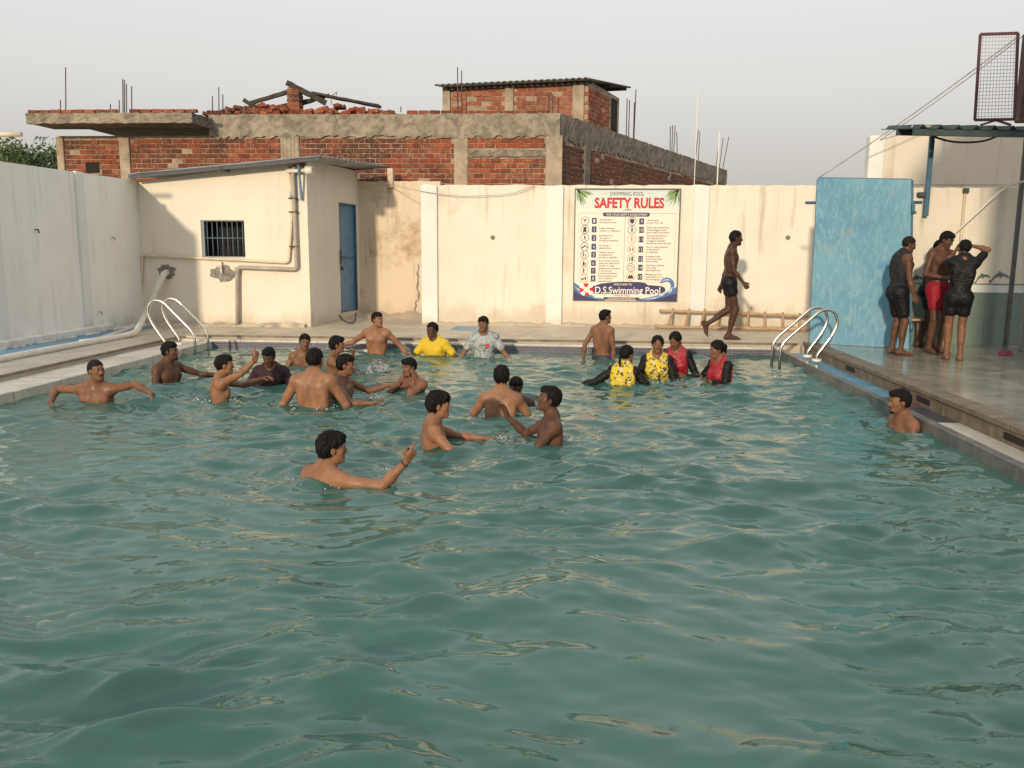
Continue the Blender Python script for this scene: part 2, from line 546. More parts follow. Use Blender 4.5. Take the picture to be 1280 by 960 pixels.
def build_water():
    ys = [PY0]
    while ys[-1] < PY1:
        ys.append(min(PY1, ys[-1] + .013 + .0013 * max(0, ys[-1] - 2)))
    ys = np.array(ys)
    xs = np.arange(PX0, PX1 + .001, .018)
    xs[-1] = PX1
    X, Y = np.meshgrid(xs, ys)
    Z = wave_field(X, Y, people_xy)
    Z = np.clip(Z, -.09, .10) + WZ
    nx, ny = len(xs), len(ys)
    V = np.stack([X, Y, Z], -1).reshape(-1, 3)
    i = (np.arange(ny - 1)[:, None] * nx + np.arange(nx - 1)[None]).reshape(-1)
    F = np.stack([i, i + 1, i + nx + 1, i + nx], 1)
    me = bpy.data.meshes.new('water')
    me.vertices.add(len(V)); me.vertices.foreach_set('co', V.astype(np.float32).ravel())
    me.loops.add(F.size); me.loops.foreach_set('vertex_index', F.astype(np.int32).ravel())
    me.polygons.add(len(F)); me.polygons.foreach_set('loop_start', np.arange(0, F.size, 4, dtype=np.int32))
    me.polygons.foreach_set('use_smooth', np.ones(len(F), bool))
    me.update(calc_edges=True)
    t = NT('murky teal pool water')
    n = t.noise(.55, 4, .6, dist=.4)
    n2 = t.noise(2.2, 4, .6, t.co(loc=(3, 3, 0)))
    c = t.mix(t.band(n, .3, .7), (.058, .162, .129), (.078, .194, .157))
    c = t.mix(t.math('MULTIPLY', t.band(n2, .45, .7), .35), c, (.040, .128, .099))
    bp = t.n('ShaderNodeBump', Strength=.07, Distance=.012)
    t.l(t.noise(30, 3, .55), bp.inputs['Height'])
    df = t.t.nodes.new('ShaderNodeBsdfDiffuse'); tr = t.t.nodes.new('ShaderNodeBsdfTransparent'); gl = t.t.nodes.new('ShaderNodeBsdfGlossy'); fr = t.t.nodes.new('ShaderNodeFresnel')
    t.l(c, df.inputs['Color']); tr.inputs[0].default_value = (.60, .80, .72, 1)
    gl.inputs['Roughness'].default_value = .015; gl.inputs['Color'].default_value = (1, 1, 1, 1); fr.inputs['IOR'].default_value = 1.43
    for q in (gl, fr): t.l(bp.outputs[0], q.inputs['Normal'])
    upn = t.t.nodes.new('ShaderNodeCombineXYZ'); upn.inputs[2].default_value = 1.0     # light scattered back out of murky water does not follow the ripples
    t.l(upn.outputs[0], df.inputs['Normal'])
    m1 = t.t.nodes.new('ShaderNodeMixShader'); m1.inputs[0].default_value = .20; m2 = t.t.nodes.new('ShaderNodeMixShader')
    t.l(df.outputs[0], m1.inputs[1]); t.l(tr.outputs[0], m1.inputs[2])
    t.l(fr.outputs[0], m2.inputs[0]); t.l(m1.outputs[0], m2.inputs[1]); t.l(gl.outputs[0], m2.inputs[2])
    t.l(m2.outputs[0], t.t.nodes['Material Output'].inputs['Surface'])
    me.materials.append(t.m)
    tag(link('pool_water', me), kind='structure')

mb0 = MB(); mb0.box((-5.9, .3, -.60), (3.25, 13.22, -.585)); tag(mb0.build('pool_floor', simple('teal pool floor', (.07, .18, .15), .7, .2, 2)), kind='structure')
# ---- deck, coping, channel, platform --------------------------------
BOT = -.6
def struct(mb, name, m, parent=None, lab=None):
    return tag(mb.build(name, m, parent), lab, kind='structure')
def jitter_sheet(x0, x1, y0, y1, z, step, amp, seed):
    """a slightly uneven slab top with straight sides"""
    rng = np.random.default_rng(seed)
    nx, ny = max(2, int((x1 - x0) / step) + 1), max(2, int((y1 - y0) / step) + 1)
    xs, ys = np.linspace(x0, x1, nx), np.linspace(y0, y1, ny)
    X, Y = np.meshgrid(xs, ys)
    Z = z + amp * (np.sin(1.3 * X + 2.1 * Y + seed) + .7 * np.sin(2.9 * X - 1.7 * Y)) / 2 - np.abs(rng.normal(0, amp * .3, X.shape))
    V = [tuple(p) for p in np.stack([X, Y, Z], -1).reshape(-1, 3)]
    F = [(j * nx + i, j * nx + i + 1, (j + 1) * nx + i + 1, (j + 1) * nx + i) for j in range(ny - 1) for i in range(nx - 1)]
    ring = [i for i in range(nx)] + [j * nx + nx - 1 for j in range(1, ny)] + [(ny - 1) * nx + i for i in range(nx - 2, -1, -1)] + [j * nx for j in range(ny - 2, 0, -1)]
    b = len(V)
    V += [(V[i][0], V[i][1], BOT) for i in ring]
    n = len(ring)
    F += [(ring[(k + 1) % n], ring[k], b + k, b + (k + 1) % n) for k in range(n)]
    return V, F
def slab_struct(name, x0, x1, y0, y1, z, m, amp=.004, seed=1):
    V, F = jitter_sheet(x0, x1, y0, y1, z, .25, amp, seed)
    mb = MB()
    mb.add(V, F)
    return struct(mb, name, m)
slab_struct('deck', -8.05, -6.40, .2, 15.36, 0, M['deck'], .004, 3)
slab_struct('rear_deck', -6.40, 3.60, 13.47, 18.2, 0, M['deck_far'], .004, 5)
slab_struct('side_deck', 3.603, 9.0, 13.33, 16.6, 0, M['deck_far'], .004, 6)
slab_struct('platform', 3.63, 9.0, 1.0, 13.32, .055, M['platform'], .003, 8)

# the platform's overhanging lip, built of separate stones, and the riser under it
rng0 = random.Random(4)
lip = empty('platform_edge'); tag(lip, kind='structure')
y = 2.0
while y < 13.3:
    ln = min(rng0.uniform(.85, 1.3), 13.31 - y)
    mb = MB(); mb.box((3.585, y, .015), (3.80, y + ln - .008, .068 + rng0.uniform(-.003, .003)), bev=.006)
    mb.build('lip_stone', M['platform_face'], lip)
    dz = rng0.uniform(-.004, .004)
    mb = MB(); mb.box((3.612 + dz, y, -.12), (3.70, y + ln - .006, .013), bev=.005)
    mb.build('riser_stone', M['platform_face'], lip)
    y += ln
for (ya, yb, mm) in ((9.35, 13.3, M['gutter_blue']), (8.72, 9.345, simple('painted red reflection', (.16, .06, .07), .35, .5, 25)), (7.95, 8.715, simple('painted dark reflection', (.05, .055, .065), .35, .6, 25)), (1.0, 7.945, M['coping'])):  # red, dark and pale stretches are reflections painted into the channel floor
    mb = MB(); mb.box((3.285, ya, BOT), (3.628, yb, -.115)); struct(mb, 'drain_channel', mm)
# slots in the riser
for uy in (10.9, 8.6, 6.8):
    mb = MB(); mb.box((3.603, uy, -.075), (3.640, uy + .32, -.02))
    mb.build('drain_slot', M['dark'], lip)

# coping: left strip of stones, rear strip, thin right kerb
cop = empty('coping'); tag(cop, kind='structure')
y = 1.0
while y < 13.2:
    ln = min(rng0.uniform(.8, 1.25), 13.20 - y)
    mb = MB(); mb.box((-6.395, y, -.2), (PX0, y + ln - .006, -.052 + rng0.uniform(-.003, .003)), bev=.006)
    mb.build('coping_stone', M['coping'], cop); y += ln
x = -6.39
while x < 3.2:
    ln = min(rng0.uniform(.9, 1.4), 3.27 - x)
    mb = MB(); mb.box((x, 13.205, -.2), (x + ln - .006, 13.46, -.028 + rng0.uniform(-.003, .003)), bev=.006)
    mb.build('coping_stone', M['coping'], cop); x += ln
y = 1.0
while y < 13.19:
    ln = min(rng0.uniform(.9, 1.4), 13.2 - y)
    mb = MB(); mb.box((PX1, y, -.2), (3.282, y + ln - .005, -.05 + rng0.uniform(-.002, .002)), bev=.004)
    mb.build('kerb_stone', M['side_tile'], cop); y += ln
# dark lip board under the deck edge on the left and thin lip on the rear edge
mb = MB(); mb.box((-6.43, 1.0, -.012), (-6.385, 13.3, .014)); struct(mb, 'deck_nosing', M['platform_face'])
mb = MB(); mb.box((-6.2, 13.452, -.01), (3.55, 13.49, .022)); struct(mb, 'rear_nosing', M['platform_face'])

# pool walls down to the water: mosaic band on the far side, grey wet stone on the others
mb = MB(); mb.box((PX0 - .05, 13.203, BOT), (PX1, 13.26, -.055)); struct(mb, 'pool_far_wall', M['tile_band'])
mb = MB(); mb.box((-6.0, .3, BOT), (PX0 - .004, 13.19, -.06)); struct(mb, 'pool_side_wall', M['side_tile'])
mb = MB(); mb.box((3.204, .3, BOT), (3.28, 13.19, -.06)); struct(mb, 'pool_side_wall', M['side_tile'])
mb = MB(); mb.box((-8.0, -1.5, BOT), (8.0, .345, 0)); struct(mb, 'near_deck', M['deck'])

# blue strip and low skirting along the left wall, crumbled mortar ridges along wall feet
mb = MB(); mb.box((-8.05, 8.4, -.02), (-7.62, 14.9, .012)); struct(mb, 'blue_ground_strip', M['strip_blue'])
def ridge(name, path, w, h, seed, m):
    rng = random.Random(seed)
    mb = MB(); V = []; n = 0
    for (x0, y0), (x1, y1) in zip(path[:-1], path[1:]):
        ln = math.hypot(x1 - x0, y1 - y0); k = max(2, int(ln / .09))
        for i in range(k):
            t = i / k; V.append((x0 + (x1 - x0) * t, y0 + (y1 - y0) * t, (y1 - y0) / ln, -(x1 - x0) / ln))
    rows = []
    for (x, y, nx, ny) in V:
        hh, ww = h * rng.uniform(.35, 1.15), w * rng.uniform(.6, 1.2)
        rows.append([(x, y, hh * 1.1), (x + nx * ww * .35, y + ny * ww * .35, hh * rng.uniform(.7, 1)), (x + nx * ww * .8, y + ny * ww * .8, hh * .35), (x + nx * ww, y + ny * ww, -.01)])
    vv = [p for r in rows for p in r]
    ff = [(i * 4 + j, i * 4 + j + 1, i * 4 + 4 + j + 1, i * 4 + 4 + j) for i in range(len(rows) - 1) for j in range(3)]
    mb.add(vv, ff, 0, True)
    return tag(mb.build(name, m), kind='structure')
ridge('mortar_fillet', [(-8.04, 15.34), (-4.86, 15.34)], .16, .07, 1, M['rubble_plaster'])
ridge('mortar_fillet', [(-4.6, 18.0), (-2.9, 17.98)], .6, .10, 2, M['wall_rough'])
ridge('mortar_fillet', [(-2.9, 16.3), (5.0, 16.3)], .2, .06, 3, M['wall_rough'])
ridge('mortar_fillet', [(-8.04, 11.0), (-8.04, 15.3)], .10, .07, 4, M['wall_left'])

# ---- walls --------------------------------------------------------
def uneven_wall(name, x0, x1, y, z0, z1, th, m, parent, seed, step=.12):
    """front face at y with a slightly broken top edge"""
    rng = random.Random(seed)
    n = int((x1 - x0) / step)
    xs = [x0 + (x1 - x0) * i / n for i in range(n + 1)]
    tops = [z1 + rng.uniform(-.012, .012) for _ in xs]
    zs = [z0 + (z1 - z0) * j / 6 for j in range(6)]
    V = []
    for i, x in enumerate(xs):
        for z in zs: V.append((x, y, z))
        V.append((x, y, tops[i])); V.append((x, y + th, tops[i])); V.append((x, y + th, z0))
    k = 9
    F = [(i * k + j, (i + 1) * k + j, (i + 1) * k + j + 1, i * k + j + 1) for i in range(n) for j in range(k - 1)]
    F += [tuple(range(k))[::-1], tuple(n * k + j for j in range(k))]
    mb = MB(); mb.add(V, F)
    return mb.build(name, m, parent)

left_wall = empty('boundary_wall', (-8.05, 12, 0))
tag(left_wall, 'streaked grey white boundary wall along the left deck with hose at its foot', 'wall')
def lw(mb, name, m, **k):
    return mb.build(name, m, left_wall, origin=None)
left_wall.location = (0, 0, 0)
mb = MB(); V = [(-8.05, 11.0, BOT), (-8.05, 15.6, BOT), (-8.05, 15.6, 2.66), (-8.05, 11.0, 2.62)]
mb.prism(V, (0, 0, 0), (-.22, 0, 0)); mb.build('wall_face', M['wall_left'], left_wall)
for yy in (13.35, 11.22):
    mb = MB(); mb.box((-8.06, yy, 0), (-8.01, yy + .22, 2.60 + (yy - 8.6) * .0086 + .012), bev=.006); mb.build('pilaster', M['pilaster'], left_wall)
mb = MB(); mb.box((-8.06, 11.0, .01), (-7.97, 14.1, .13), bev=.015); mb.build('skirting', M['wall_left'], left_wall)

back_wall = empty('rear_wall', (0, 0, 0))
tag(back_wall, 'sunlit cream rear wall with white pilasters carrying the rules sign', 'wall')
wl = uneven_wall('wall_face', -2.90, 4.9, WALL_Y, BOT, 2.66, .2, M['wall_lit'], back_wall, 2)
uneven_wall('wall_face', 4.9, 9.4, WALL_Y, BOT, 2.70, .2, M['wall_lit'], back_wall, 3)
for u0, u1 in ((527, 547), (683.5, 703.5), (865, 884)):
    xa, xb = on_y(u0, 300, WALL_Y).x, on_y(u1, 300, WALL_Y).x
    mb = MB(); mb.box((xa, WALL_Y - .06, 0), (xb, WALL_Y + .01, 2.645), bev=.008); mb.build('pilaster', M['pilaster'], back_wall)
xa = on_y(1085, 200, WALL_Y).x
uneven_wall('upper_wall', xa + .28, 9.4, WALL_Y - .02, 2.68, 3.56, .2, M['upper_wall'], back_wall, 4)
mb = MB(); mb.box((xa, WALL_Y - .045, 2.70), (xa + .28, WALL_Y + .18, 3.55), bev=.02); mb.build('upper_pier', M['pilaster'], back_wall)
# crack down the wall beside the first pilaster
rng1 = random.Random(9)
pts = []
for v in range(300, 408, 4):
    p = on_y(523.5 + rng1.uniform(-1.6, 1.6) + (3 if v < 340 else 0) - (2 if v > 370 else 0), v, 16.285); pts.append((p.x, p.y, p.z))
# mid wall nail holes
for (u, v) in ((616, 297), (985, 297)):
    p = on_y(u, v, WALL_Y - .012)
    mb = MB(); mb.tube([(p.x, p.y, p.z), (p.x, p.y + .03, p.z)], .045, 9); mb.build('bolt_plate', M['patch'], back_wall)

recess = uneven_wall('recessed_wall', -4.72, -2.82, 18.0, BOT, 2.86, .2, M['wall_rough'], None, 6)
tag(recess, 'stained brown plaster wall set back beside the shed door', 'wall')
mb = MB(); xq = on_y(487, 220, 17.95).x; mb.box((xq - .05, 17.93, 2.72), (xq + .07, 18.1, 3.12), bev=.01)
pb_w = mb.build('wall_stub', M['wall_rough'], recess)

rng1 = random.Random(9); cl_, cr_ = [], []
for v in range(330, 400, 4):
    wd_ = rng1.uniform(.4, 1.3); c = 522.5 + rng1.uniform(-1.5, 1.5) - (3 if v > 376 else 0)
    a_, b_ = on_y(c - wd_, v, 17.985), on_y(c + wd_, v, 17.985); cl_.append(a_); cr_.append(b_)
n_ = len(cl_)
MB().add(cl_ + cr_, [(i, i + 1, n_ + i + 1, n_ + i) for i in range(n_ - 1)]).build('wall_crack', M['patch'], recess)
for (u, v) in ((45.5, 287), (141, 297), (125, 390)):
    p = on_x(u, v, -8.03); MB().tube([(p.x - .03, p.y, p.z), (p.x + .03, p.y, p.z), (p.x + .035, p.y, p.z - .05)], .012 if u < 60 else .007, 6).build('hook', M['iron'], left_wall)
# mural wall behind the showers
mural = empty('shower_wall', (0, 0, 0))
tag(mural, 'shower wall painted with dolphins above green tiles behind the standing men', 'wall')
uneven_wall('wall_face', 4.78, 8.6, 13.36, -.1, 2.42, .18, M['wall_lit'], mural, 7)
TZ = on_y(1235, 366, 13.3).z
mb = MB(); mb.box((4.80, 13.345, .0), (8.55, 13.368, TZ)); mb.build('tile_dado', M['mural_green'], mural)
mb = MB(); mb.box((4.80, 13.350, TZ + .002), (8.55, 13.369, TZ + .12)); mb.build('tile_border', M['pilaster'], mural)
mb = MB(); mb.box((4.80, 13.341, TZ + .122), (8.55, 13.369, TZ + .135)); mb.build('border_trim', M['patch'], mural)
def dolphin(cx, cz, s, ang, flip):
    o = [(-.5, -.02), (-.40, .07), (-.30, .13), (-.12, .19), (-.02, .30), (.05, .20), (.22, .15), (.36, .04), (.42, .0), (.56, .07), (.50, -.04), (.54, -.16), (.40, -.07), (.24, .02), (.04, .04), (-.05, -.08), (-.12, .03), (-.30, .0), (-.40, -.04)]
    P = []
    for (a, b) in o:
        b -= .55 * a * a
        a *= flip
        P.append((cx + s * (a * math.cos(ang) - b * math.sin(ang)), 13.352, cz + s * (a * math.sin(ang) + b * math.cos(ang))))
    return P
for (u, v, s, a, fl) in ((1212, 347, .26, R(-40), 1), (1228, 347, .24, R(20), -1), (1250, 346, .30, R(10), -1), (1146, 349, .24, R(15), -1)):
    p = on_y(u, v, 13.35)
    mb = MB(); mb.prism(dolphin(p.x, p.z, s, a, fl), (0, 0, 0), (0, .006, 0)); mb.build('dolphin_motif', M['ink'], mural)
for i in range(9):
    x = 4.95 + i * .21
    mb = MB(); mb.tube([(x, 13.340, TZ - .1), (x, 13.347, TZ - .1)], .075 if i % 2 else .05, 10); mb.build('tile_flower', simple('pale flower glaze %d' % i, (.17, .23, .20), .3) if i < 2 else MATS['pale flower glaze %d' % (i % 2)], mural)
p0, p1 = on_y(1207, 236, 13.33), on_y(1206, 300, 13.33)
mb = MB(); mb.tube([(p0.x, 13.335, p0.z), (p0.x, 13.335, .9)], .02, 6); mb.build('water_pipe', M['pvc'], mural)
mb = MB(); mb.box((p0.x - .03, 13.29, p0.z - .06), (p0.x + .04, 13.36, p0.z + .01)); mb.build('pipe_clamp', M['iron'], mural)

# unseen block added behind the viewer, at the right: keeps the sun off the showers
shade_blk = empty('shade_block', (0, 0, 0))
tag(shade_blk, 'unseen cream block added beside the pool to shade the shower wall', 'sun blocker')
mb = MB(); mb.prism([(3.62, -3.0, BOT), (9.5, -3.0, BOT), (9.5, -3.0, 6.6), (3.62, -3.0, 6.6)], (0, 0, 0), (0, 6.0, 0)); mb.build('wall', M['wall_lit'], shade_blk)
mb = MB(); mb.prism([(2.80, -3.2, 5.68), (2.80, -3.2, 5.80), (5.6, -3.2, 9.0), (9.9, -3.2, 9.0), (9.9, -3.2, 6.62), (3.40, -3.2, 6.62)], (0, 0, 0), (0, 6.2, 0)); mb.build('roof', M['asbestos'], shade_blk)
mb = MB(); mb.box((5.2, 2.99, .06), (6.1, 3.03, 2.1)); mb.build('door', M['door_blue'], shade_blk)

# ================================================================== SHED, PIPES, HOSE
SY = 15.36
shed = empty('shed', (0, 0, 0))
tag(shed, 'cream plastered pump shed with barred window and blue side door', 'shed')
SX0, SX1, SX2 = -8.06, -4.86, -4.58
zl, zr = 2.62, 3.06
wa, wb = on_y(250.5, 275, SY), on_y(307, 322, SY)
wx0, wx1, wz0, wz1 = wa.x, wb.x, wb.z, wa.z
ztop = lambda x: zl + (zr - zl) * (x - SX0) / (SX1 - SX0)
mb = MB()
def cell(x0, x1, z0, z1a, z1b):
    mb.prism([(x0, SY, z0), (x1, SY, z0), (x1, SY, z1b), (x0, SY, z1a)], (0, 0, 0), (0, .16, 0))
cell(SX0, wx0, BOT, ztop(SX0), ztop(wx0))
cell(wx1, SX1, BOT, ztop(wx1), ztop(SX1))
cell(wx0, wx1, BOT, wz0, wz0)
cell(wx0, wx1, wz1, ztop(wx0), ztop(wx1))
mb.build('front_wall', M['shed'], shed)
# side wall with the door opening
sdir = Vector((SX2 - SX1, 18.02 - SY, 0)); slen = sdir.length; sdir.normalize()
snrm = Vector((sdir.y, -sdir.x, 0))
def side_y(u, v):
    # where the ray meets the side wall plane
    r = ray(u, v); p0 = Vector((SX1, SY, 0)); t = (p0 - CAM).dot(snrm) / r.dot(snrm); return CAM + r * t
def sp(d, z, off=0):
    p = Vector((SX1, SY, 0)) + sdir * d + snrm * off; return (p.x, p.y, z)
da = (side_y(424.5, 300) - Vector((SX1, SY, 0))).dot(sdir); db = (side_y(445.5, 300) - Vector((SX1, SY, 0))).dot(sdir)
dz0, dz1 = side_y(424.5, 392).z, side_y(424.5, 253).z
mb = MB()
def scell(d0, d1, z0, z1a, z1b):
    mb.prism([sp(d0, z0), sp(d1, z0), sp(d1, z1b), sp(d0, z1a)], (0, 0, 0), tuple(-snrm * .16))
ST = 3.06
scell(.001, da, BOT, ST, ST - .01); scell(db, slen, BOT, ST, ST); scell(da, db, BOT, dz0, dz0); scell(da, db, dz1, ST, ST)
mb.build('side_wall', M['shed'], shed)
door = MB().prism([sp(da + .015, dz0 + .02, -.05), sp(db - .015, dz0 + .02, -.05), sp(db - .015, dz1 - .015, -.05), sp(da + .015, dz1 - .015, -.05)], (0, 0, 0), tuple(-snrm * .03)).build('door', M['door_blue'], shed)
mb = MB()
for d0, d1, z0, z1 in ((da, da + .03, dz0, dz1), (db - .03, db, dz0, dz1), (da + .03, db - .03, dz1 - .03, dz1)):
    mb.prism([sp(d0, z0, .006), sp(d1, z0, .006), sp(d1, z1, .006), sp(d0, z1, .006)], (0, 0, 0), tuple(-snrm * .1))
mb.build('door_frame', M['frame_blue'], shed)
zm = (dz0 + dz1) / 2 - .02
mb = MB(); mb.prism([sp(da + .03, zm, -.04), sp(db - .03, zm, -.04), sp(db - .03, zm + .04, -.04), sp(da + .03, zm + .04, -.04)], (0, 0, 0), tuple(-snrm * .02)); mb.build('cross_rail', M['frame_blue'], door)
mb = MB(); mb.tube([sp(da - .03, zm - .1, .03), sp(da - .03, zm + .2, .03)], .014, 6); mb.tube([sp(da - .03, zm + .05, .03), sp(da + .32, zm + .05, .0)], .012, 6); mb.build('bolt_handle', M['iron'], door)
mb = MB(); mb.tube([sp(da + .02, zm - .22, .03), sp(da + .02, zm - .14, .03)], .03, 6); mb.build('padlock', M['iron'], door)
# dark room behind
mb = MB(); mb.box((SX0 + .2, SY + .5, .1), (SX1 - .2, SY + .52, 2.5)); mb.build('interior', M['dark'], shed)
# window frame, bars
win = empty('window', (0, 0, 0)); win.parent = shed
mb = MB()
for lo, hi in (((wx0, SY + .02, wz0), (wx0 + .05, SY + .08, wz1)), ((wx1 - .012, SY + .02, wz0), (wx1, SY + .08, wz1)), ((wx0 + .05, SY + .02, wz0), (wx1 - .012, SY + .08, wz0 + .02)), ((wx0 + .05, SY + .02, wz1 - .02), (wx1 - .012, SY + .08, wz1))):
    mb.box(lo, hi)
mb.build('window_frame', simple('grey window frame', (.20, .24, .26), .6), win)
mbar = simple('pale blue window bar', (.10, .15, .19), .5)
for i in range(8):
    x = wx0 + .05 + (wx1 - wx0 - .06) * (i + .5) / 8
    MB().tube([(x, SY + .05, wz0 + .01), (x, SY + .05, wz1 - .01)], .009, 6).build('window_bar', mbar, win)
for f in (.52,):
    z = wz0 + (wz1 - wz0) * f
    MB().tube([(wx0 + .02, SY + .036, z), (wx1 - .01, SY + .036, z)], .011, 6).build('cross_bar', mbar, win)
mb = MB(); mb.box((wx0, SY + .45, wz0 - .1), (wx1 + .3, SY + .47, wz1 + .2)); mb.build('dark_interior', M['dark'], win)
# roof: corrugated tin, rising to the right
pL, pR, pB = on_y(158, 217.5, SY - .35), on_y(400, 194.5, SY - .35), on_y(486, 208, 18.2)
def roof_z(x, y):
    return pL.z + (pR.z - pL.z) * (x - pL.x) / (pR.x - pL.x) + (y - pL.y) * sl
sl = (pB.z - (pL.z + (pR.z - pL.z) * (pB.x - pL.x) / (pR.x - pL.x))) / (18.2 - (SY - .35))
mb = MB()
ys_ = np.arange(SY - .35, 18.25, .03)
xr = lambda y: pR.x + (pB.x - pR.x) * (y - (SY - .35)) / (18.2 - (SY - .35))
V, F = [], []
for j, y in enumerate(ys_):
    c = .016 * math.sin(2 * math.pi * (y - SY) / .17)
    for th in (0, -.006):
        V += [(pL.x, y, roof_z(pL.x, y) + c + th), (xr(y), y, roof_z(xr(y), y) + c + th)]
for j in range(len(ys_) - 1):
    a, b = j * 4, j * 4 + 4
    F += [(a, a + 1, b + 1, b), (a + 2, b + 2, b + 3, a + 3), (a + 1, a + 3, b + 3, b + 1), (a, b, b + 2, a + 2)]
F += [(0, 2, 3, 1)]
mb.add(V, F, 0, True)
mb.build('roof', M['tin'], shed)
mb = MB(); mb.beam((pL.x + .02, SY - .30, roof_z(pL.x, SY - .3) - .05), (pR.x - .02, SY - .30, roof_z(pR.x, SY - .3) - .05), .05, .06); mb.build('roof_purlin', M['iron'], shed)
for u in (277, 372):
    p = on_y(u, 205, SY - .3); MB().beam((p.x, SY - .33, roof_z(p.x, SY) - .07), (p.x, SY + .2, roof_z(p.x, SY) - .07), .05, .05).build('roof_bracket', M['rust'], shed)
MB().beam(on_y(366, 199, SY - .3), on_y(385, 212, SY + .1), .03, .03).build('roof_bracket', M['rust'], shed)
p = on_y(373, 206, SY - .2); q = on_y(377, 250, SY - .05)
MB().beam(p, q, .03, .05).build('bracket_arm', M['door_blue'], shed)
# stub of white pipe under the corner of the roof
p, q = on_y(358, 214, SY - .12), on_y(391, 212.5, SY - .12)
mb = MB(); mb.tube([p, q], .035, 10); mb.tube([p.lerp(q, .72), p.lerp(q, 1.0)], .075, 12); tag(mb.build('pipe_stub', M['white_plastic']), 'short white pipe stub under the front corner of the shed roof', 'lamp')
# bare cement patches on the front wall
def blob(name, u, v, ru, rv, seed, m, parent, off=.006):
    rng = random.Random(seed)
    P = []
    for k in range(18):
        a = 2 * math.pi * k / 18
        s = rng.uniform(.72, 1.12)
        w = on_y(u + ru * s * math.cos(a), v + rv * s * math.sin(a), SY); P.append((w.x, SY - off, w.z))
    return MB().prism(P, (0, 0, 0), (0, off + .01, 0)).build(name, m, parent)
blob('cement_patch', 208.5, 340, 12, 10, 3, M['patch'], shed)
blob('cement_patch', 279, 341, 16, 11, 5, M['patch'], shed)
p = on_y(209, 340, SY)
MB().tube([(p.x, SY - .012, p.z), (p.x, SY + .01, p.z)], .06, 10).build('outlet_hole', M['dark'], shed)

# pipes fixed on the shed front
def fixed_pipe(name, pix, r, m, label, off=.05, bend=.08):
    P = [on_y(u, v, SY - off) for (u, v) in pix]
    t = MB().tube(arc_pts(P, bend, 4), r, 8).build(name, m)
    tag(t, label, 'pipe')
    return t
cream = fixed_pipe('water_pipe', [(176.5, 412), (177.5, 319), (361, 328.5), (365.5, 262), (362, 208)], .026, M['pvc'], 'cream plastic water pipe running along the shed below the barred window')
grey = fixed_pipe('drain_pipe', [(297, 409), (296.5, 334), (371, 337), (366, 213), (369, 206)], .038, M['pvc_grey'], 'grey plastic pipe rising from the deck to the shed roof corner', .075)
for (u, v) in ((366.5, 265), (367, 308), (366, 248)):
    p = on_y(u, v, SY - .07); MB().box((p.x - .075, p.y - .045, p.z - .012), (p.x + .075, SY + .005, p.z + .012), bev=.004).build('pipe_clamp', M['rust'], grey)
for (u, v) in ((365.5, 243), (296.5, 338)):
    p = on_y(u, v, SY - .075); MB().tube([(p.x, p.y, p.z - .05), (p.x, p.y, p.z + .05)], .047, 10).build('pipe_coupling', M['pvc_grey'], grey)
p = on_y(276, 327, SY - .05); 
mb = MB(); mb.tube([(p.x, p.y, p.z), (p.x, p.y - .01, p.z - .13)], .018, 8); mb.tube([(p.x, p.y, p.z - .13), (p.x + .01, p.y - .03, p.z - .22)], [.024, .012], 8); mb.tube([(p.x - .06, p.y - .03, p.z - .10), (p.x + .04, p.y - .03, p.z - .10)], .009, 6)
mb.build('tap', M['white_plastic'], cream)
# lay flat hose from the outlet along the left wall
h0 = on_y(209, 340, SY - .02)
P = [h0, h0 + Vector((0, -.14, -.03)), on_y(196, 362, SY - .28), on_y(183, 390, SY - .5), on_z(170, 416, .06), on_z(150, 421, .035), on_z(100, 430, .035), on_z(40, 441, .035), on_z(-10, 451, .035), on_z(-60, 462, .035)]
P = arc_pts(P, .5, 6)
h = MB().tube(P, [.06 if i < 12 else .05 for i in range(len(P))], 10).build('hose', M['hose']); tag(h, 'thick white hose running from the wall outlet along the left deck', 'hose')
P = [on_z(176, 409, .03), on_z(165, 410, .03), on_z(140, 418, .03), on_z(122, 424, .03), on_z(100, 427, .03)]
tag(MB().tube(arc_pts(P, .3, 5), .03, 8).build('thin_hose', M['hose']), 'thinner cream hose lying on the blue strip beside the thick hose', 'hose')
# cable by the door foot and the sagging wire along the wall
P = [on_z(424, 394, .18), on_z(428, 400, .05), on_z(436, 404, .04), on_z(444, 402, .04), on_z(445, 392, .12)]
tag(MB().tube(arc_pts(P, .2, 5), .016, 6).build('door_cable', M['cable']), 'loop of dark cable on the deck below the blue shed door', 'cable')
P = [on_y(450, 210, 17.9), on_y(484, 230, 17.9), on_y(490, 231, 16.2), on_y(530, 240, 16.2), on_y(575, 246, 16.2), on_y(640, 243, 16.2), on_y(668, 232, 16.2)]
tag(MB().tube(arc_pts(P, .6, 6), .007, 6).build('slack_wire', M['pvc_grey']), 'thin grey wire sagging across the wall from shed roof towards sign', 'wire')
# cream plastic pipe poking in from beyond the left wall
a, b = on_y(-30, 168, 12.3), on_y(27, 168, 12.3)
a.z = b.z
tag(MB().tube([a, b], .035, 10).build('pvc_pipe', M['pvc']), 'cream plastic pipe sticking out above the left wall', 'light')

